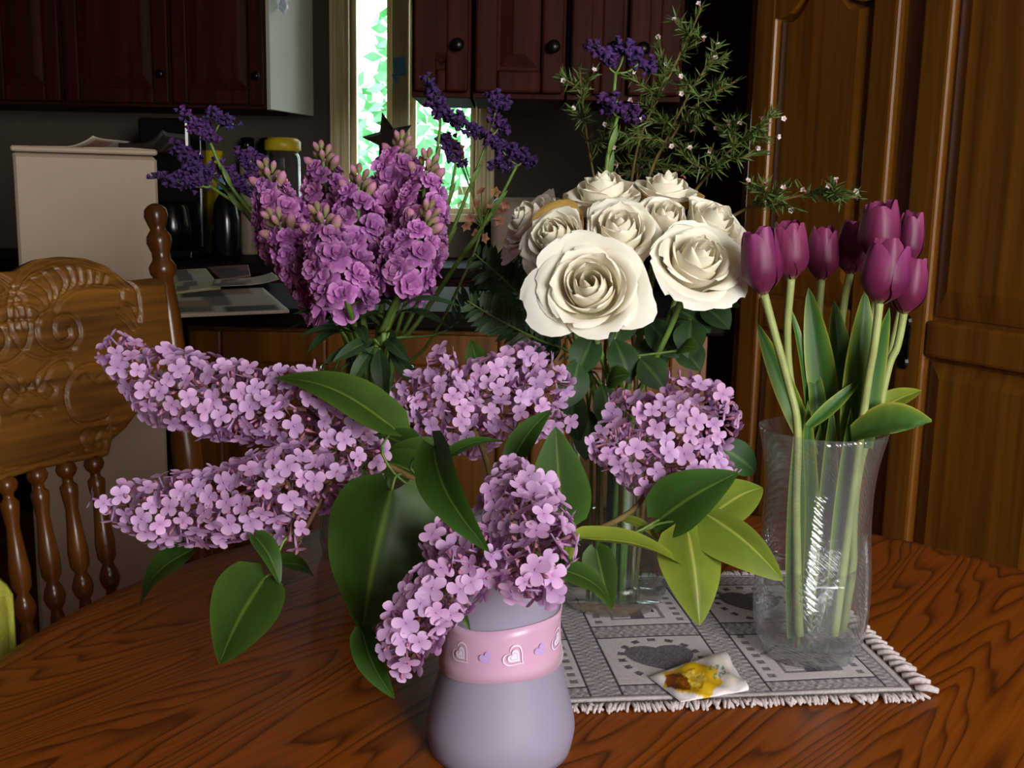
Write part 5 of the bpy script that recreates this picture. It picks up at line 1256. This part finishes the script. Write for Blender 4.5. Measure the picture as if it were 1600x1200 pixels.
# peach filler sprig
pch = thing('peach_filler_sprig', 'small peach and cream filler blossoms beside the statice stems', 'flower', VS + [.02, .01, .02])
top_ = atY(760, 335, 1.42); so = SLOT_S.take(np.array([.0, 1.36, 0])); sp = spline([top_, atY(730, 420, 1.40), atY(650, 560, 1.34), VS + so * .9 + [0, 0, .226], VS + so * .86 + [0, 0, .17], VS + so * .8 + [0, 0, .02]], 20); mk('stem', *tube(sp, .002, 6), m_stem, pch)
rp_ = np.random.default_rng(8)
for k in range(16):
    x_, y_ = [(745, 318), (752, 300), (768, 325), (735, 340), (780, 345), (790, 318), (760, 350), (728, 352), (775, 300), (742, 365), (718, 232), (708, 222), (722, 245), (712, 240), (785, 332), (756, 372)][k]
    p = atY(x_, y_, 1.42 + rp_.uniform(-.015, .015)); b = MB(); R_ = frame(unit(TOC + rp_.normal(0, .5, 3)), rp_.uniform(0, 6))
    for j in range(5):
        a = j * 1.2566; q_ = np.array([(0, 0, 0), (.004, -.003, .002), (.0085, 0, .003), (.004, .003, .002)]); ca, sa = math.cos(a), math.sin(a)
        b.add(p + (q_ @ np.array([[ca, sa, 0], [-sa, ca, 0], [0, 0, 1]])) @ R_.T, [(0, 1, 2, 3)], np.array([(.2, 0, 0), (.8, 0, 0), (1, 0, 0), (.8, 0, 0)]))
    o_ = b.build('blossom', m_peach, pch); src = top_ if k < 10 or k > 13 else top_
    mk('pedicel', *tube(spline([sp[1], (sp[1] + p) / 2 + [0, 0, .006], p], 6), .0007, 4), m_stem, o_)

# ------------------------------------------------------------------ wax flower
def waxbranch(label, main, twigs, Y, seed, blooms=6):
    rnd = np.random.default_rng(seed); P = [atY(x_, y_, Y + .015 * k) for k, (x_, y_) in enumerate(main)]
    so = SLOT_R.take(P[-2]); foot = VR + so * .8 + np.array([0, 0, .02]); neck = VR + so + np.array([0, 0, .196])
    sp = spline(P + [neck, foot], 40); root = thing('wax_flower_branch', label, 'branch', foot, 'wax flower branches behind the roses')
    mk('stem', *tube(sp, [.0011, .0016, .0024], 6), m_wstem, root); need = MB(); ends = []
    lines = [sp[:18]]
    for tw in twigs:
        j = int(np.argmin(((sp[:22] - atY(*tw[0], Y)) ** 2).sum(1))); q_ = spline([sp[j], (sp[j] + atY(*tw[1], Y)) / 2 + rnd.normal(0, .004, 3), atY(*tw[1], Y + rnd.uniform(-.012, .012))], 12)
        mk('twig', *tube(q_, [.0010, .0006], 5), m_wstem, root); lines.append(q_); ends.append(q_[-1])
    ends.append(sp[0])
    for q_ in lines:
        seg = spline(q_, 80)
        for k in range(len(seg) - 1):
            for _ in range(2):
                if rnd.random() < .3 + .2 * (k < 40): 
                    t = seg[k] ; ax = unit(seg[k] - seg[k + 1]) * (1 if q_ is lines[0] else -1); d = unit(ax * .9 + rnd.normal(0, .55, 3)); L = rnd.uniform(.010, .019); s = unit(np.cross(d, rnd.normal(size=3))) * .0007
                    need.add([t - s, t + d * L * .6 - s * 1.1, t + d * L, t + d * L * .6 + s * 1.1, t + s], [(0, 1, 2, 3, 4)])
    need.build('needles', m_needle, root, False)['kind'] = 'stuff'
    for k in range(blooms):
        e0 = ends[k % len(ends)]; e = e0 + rnd.normal(0, .0045, 3); b = MB(); R_ = frame(unit(TOC + rnd.normal(0, .5, 3)), rnd.uniform(0, 6))
        for j in range(5):
            a = j * 1.2566; c_ = .75 * np.array([(0, 0, 0), (.0022, -.0022, .001), (.0042, 0, .0016), (.0022, .0022, .001)]); ca, sa = math.cos(a), math.sin(a)
            b.add(e + (c_ @ np.array([[ca, sa, 0], [-sa, ca, 0], [0, 0, 1]])) @ R_.T, [(0, 1, 2, 3)], np.array([(0, 0, 0), (.8, 0, 0), (1, 0, 0), (.8, 0, 0)]))
        o_ = b.build('blossom', m_wax, root); mk('bud', *lathe_axis([(0, .0005), (.5, .0014), (1, .0008)], e - R_[:, 2] * .005, e, 6), m_wax, o_); mk('pedicel', *tube([e0, e - R_[:, 2] * .004], .0004, 4), m_wstem, o_)
    return root
waxbranch('tallest wax flower branch, its tip standing against the hanging cabinet', [(1095, 12), (1075, 60), (1040, 130), (1010, 190), (990, 260), (975, 400)], [((1075, 60), (1055, 30)), ((1060, 90), (1092, 58)), ((1030, 140), (1030, 62)), ((1015, 170), (1040, 100)), ((1000, 220), (950, 200)), ((1020, 160), (985, 120))], 1.185, 81, 7)
waxbranch('wax flower branch with a white bloom tip against the dark doorway', [(1122, 70), (1100, 110), (1075, 150), (1040, 220), (1010, 290), (985, 400)], [((1100, 110), (1128, 92)), ((1075, 150), (1060, 110)), ((1050, 200), (1000, 160)), ((1040, 220), (1010, 190))], 1.215, 82, 5)
waxbranch('wax flower branch with dense needles leaning to the pantry edge', [(1148, 128), (1110, 150), (1075, 175), (1050, 215), (1020, 260), (985, 400)], [((1110, 150), (1130, 128)), ((1090, 165), (1075, 128)), ((1075, 175), (1120, 195)), ((1050, 215), (1090, 200)), ((1035, 240), (1080, 235)), ((1030, 250), (985, 215))], 1.155, 83, 5)
waxbranch('wax flower branch crossing the pantry edge above the roses', [(1205, 180), (1165, 215), (1130, 245), (1105, 275), (1085, 300), (1000, 420)], [((1180, 205), (1210, 175)), ((1150, 230), (1200, 215)), ((1140, 240), (1140, 190)), ((1130, 245), (1155, 185)), ((1110, 265), (1190, 240)), ((1095, 290), (1060, 230)), ((1090, 295), (1110, 230))], 1.125, 84, 9)
waxbranch('long wax flower branch reaching over the purple tulips', [(1338, 308), (1285, 302), (1240, 308), (1185, 322), (1150, 335), (1010, 430)], [((1285, 302), (1300, 290)), ((1260, 304), (1320, 312)), ((1240, 308), (1340, 298)), ((1190, 320), (1245, 280)), ((1180, 322), (1220, 292)), ((1160, 330), (1190, 285)), ((1150, 335), (1170, 290)), ((1190, 322), (1240, 325))], 1.08, 85, 10)
waxbranch('thin shaded wax flower branch nearest the statice', [(905, 105), (910, 160), (918, 220), (930, 290), (950, 420)], [((908, 140), (880, 120)), ((910, 160), (930, 110)), ((915, 200), (895, 170)), ((920, 230), (945, 190))], 1.20, 86, 3)
waxbranch('bushy wax flower branch directly behind the top roses', [(1005, 200), (1000, 240), (995, 280), (985, 400)], [((1003, 220), (970, 230)), ((1000, 240), (1035, 230)), ((998, 260), (960, 255)), ((996, 270), (1060, 260)), ((995, 280), (1085, 270)), ((995, 280), (940, 270))], 1.28, 87, 4)

# ------------------------------------------------------------------ dark ferns
def fern(label, main, Y, vase, seed, wpx=34, n_=22):
    rnd = np.random.default_rng(seed); P = [atY(x_, y_, Y + .0 * k) for k, (x_, y_) in enumerate(main)]; so = (SLOT_S if vase is VS else SLOT_R).take(P[-1]); foot = vase + so * .8 + np.array([0, 0, .02])
    sp = spline(P + [vase + so + np.array([0, 0, .226 if vase is VS else .196]), foot], 40); root = thing('fern_frond', label, 'fern', foot, 'dark ferns among the bouquets'); mk('stem', *tube(sp, [.0008, .002], 5), m_stem, root)
    seg = spline(P, n_); s = pxm(P[0])
    for k in range(1, n_ - 1):
        ax = unit(seg[k - 1] - seg[k + 1]); side = unit(np.cross(ax, TOC)); L = wpx * s * math.sin(math.pi * (k / n_) ** .7 * .9 + .15)
        for sg in (-1, 1):
            leaf(root, seg[k], seg[k] + unit(side * sg + ax * .55 + rnd.normal(0, .1, 3)) * L, L * .16, TOC + rnd.normal(0, .3, 3), m_dleaf, name='pinna', shape='plain', nl=5, nw=3, fold=.2, bend=.05)
    return root
fern('dark fern frond spreading between the stock and the roses', [(845, 395), (790, 430), (740, 470), (690, 520)], 1.26, VS, 91, 46)
fern('dark fern frond arching below the roses toward the stock', [(740, 395), (790, 440), (840, 490), (890, 530)], 1.16, VR, 92, 46)
fern('dark fern frond lying low behind the lilac panicles', [(730, 470), (780, 500), (840, 530), (900, 560)], 1.07, VR, 93, 40)
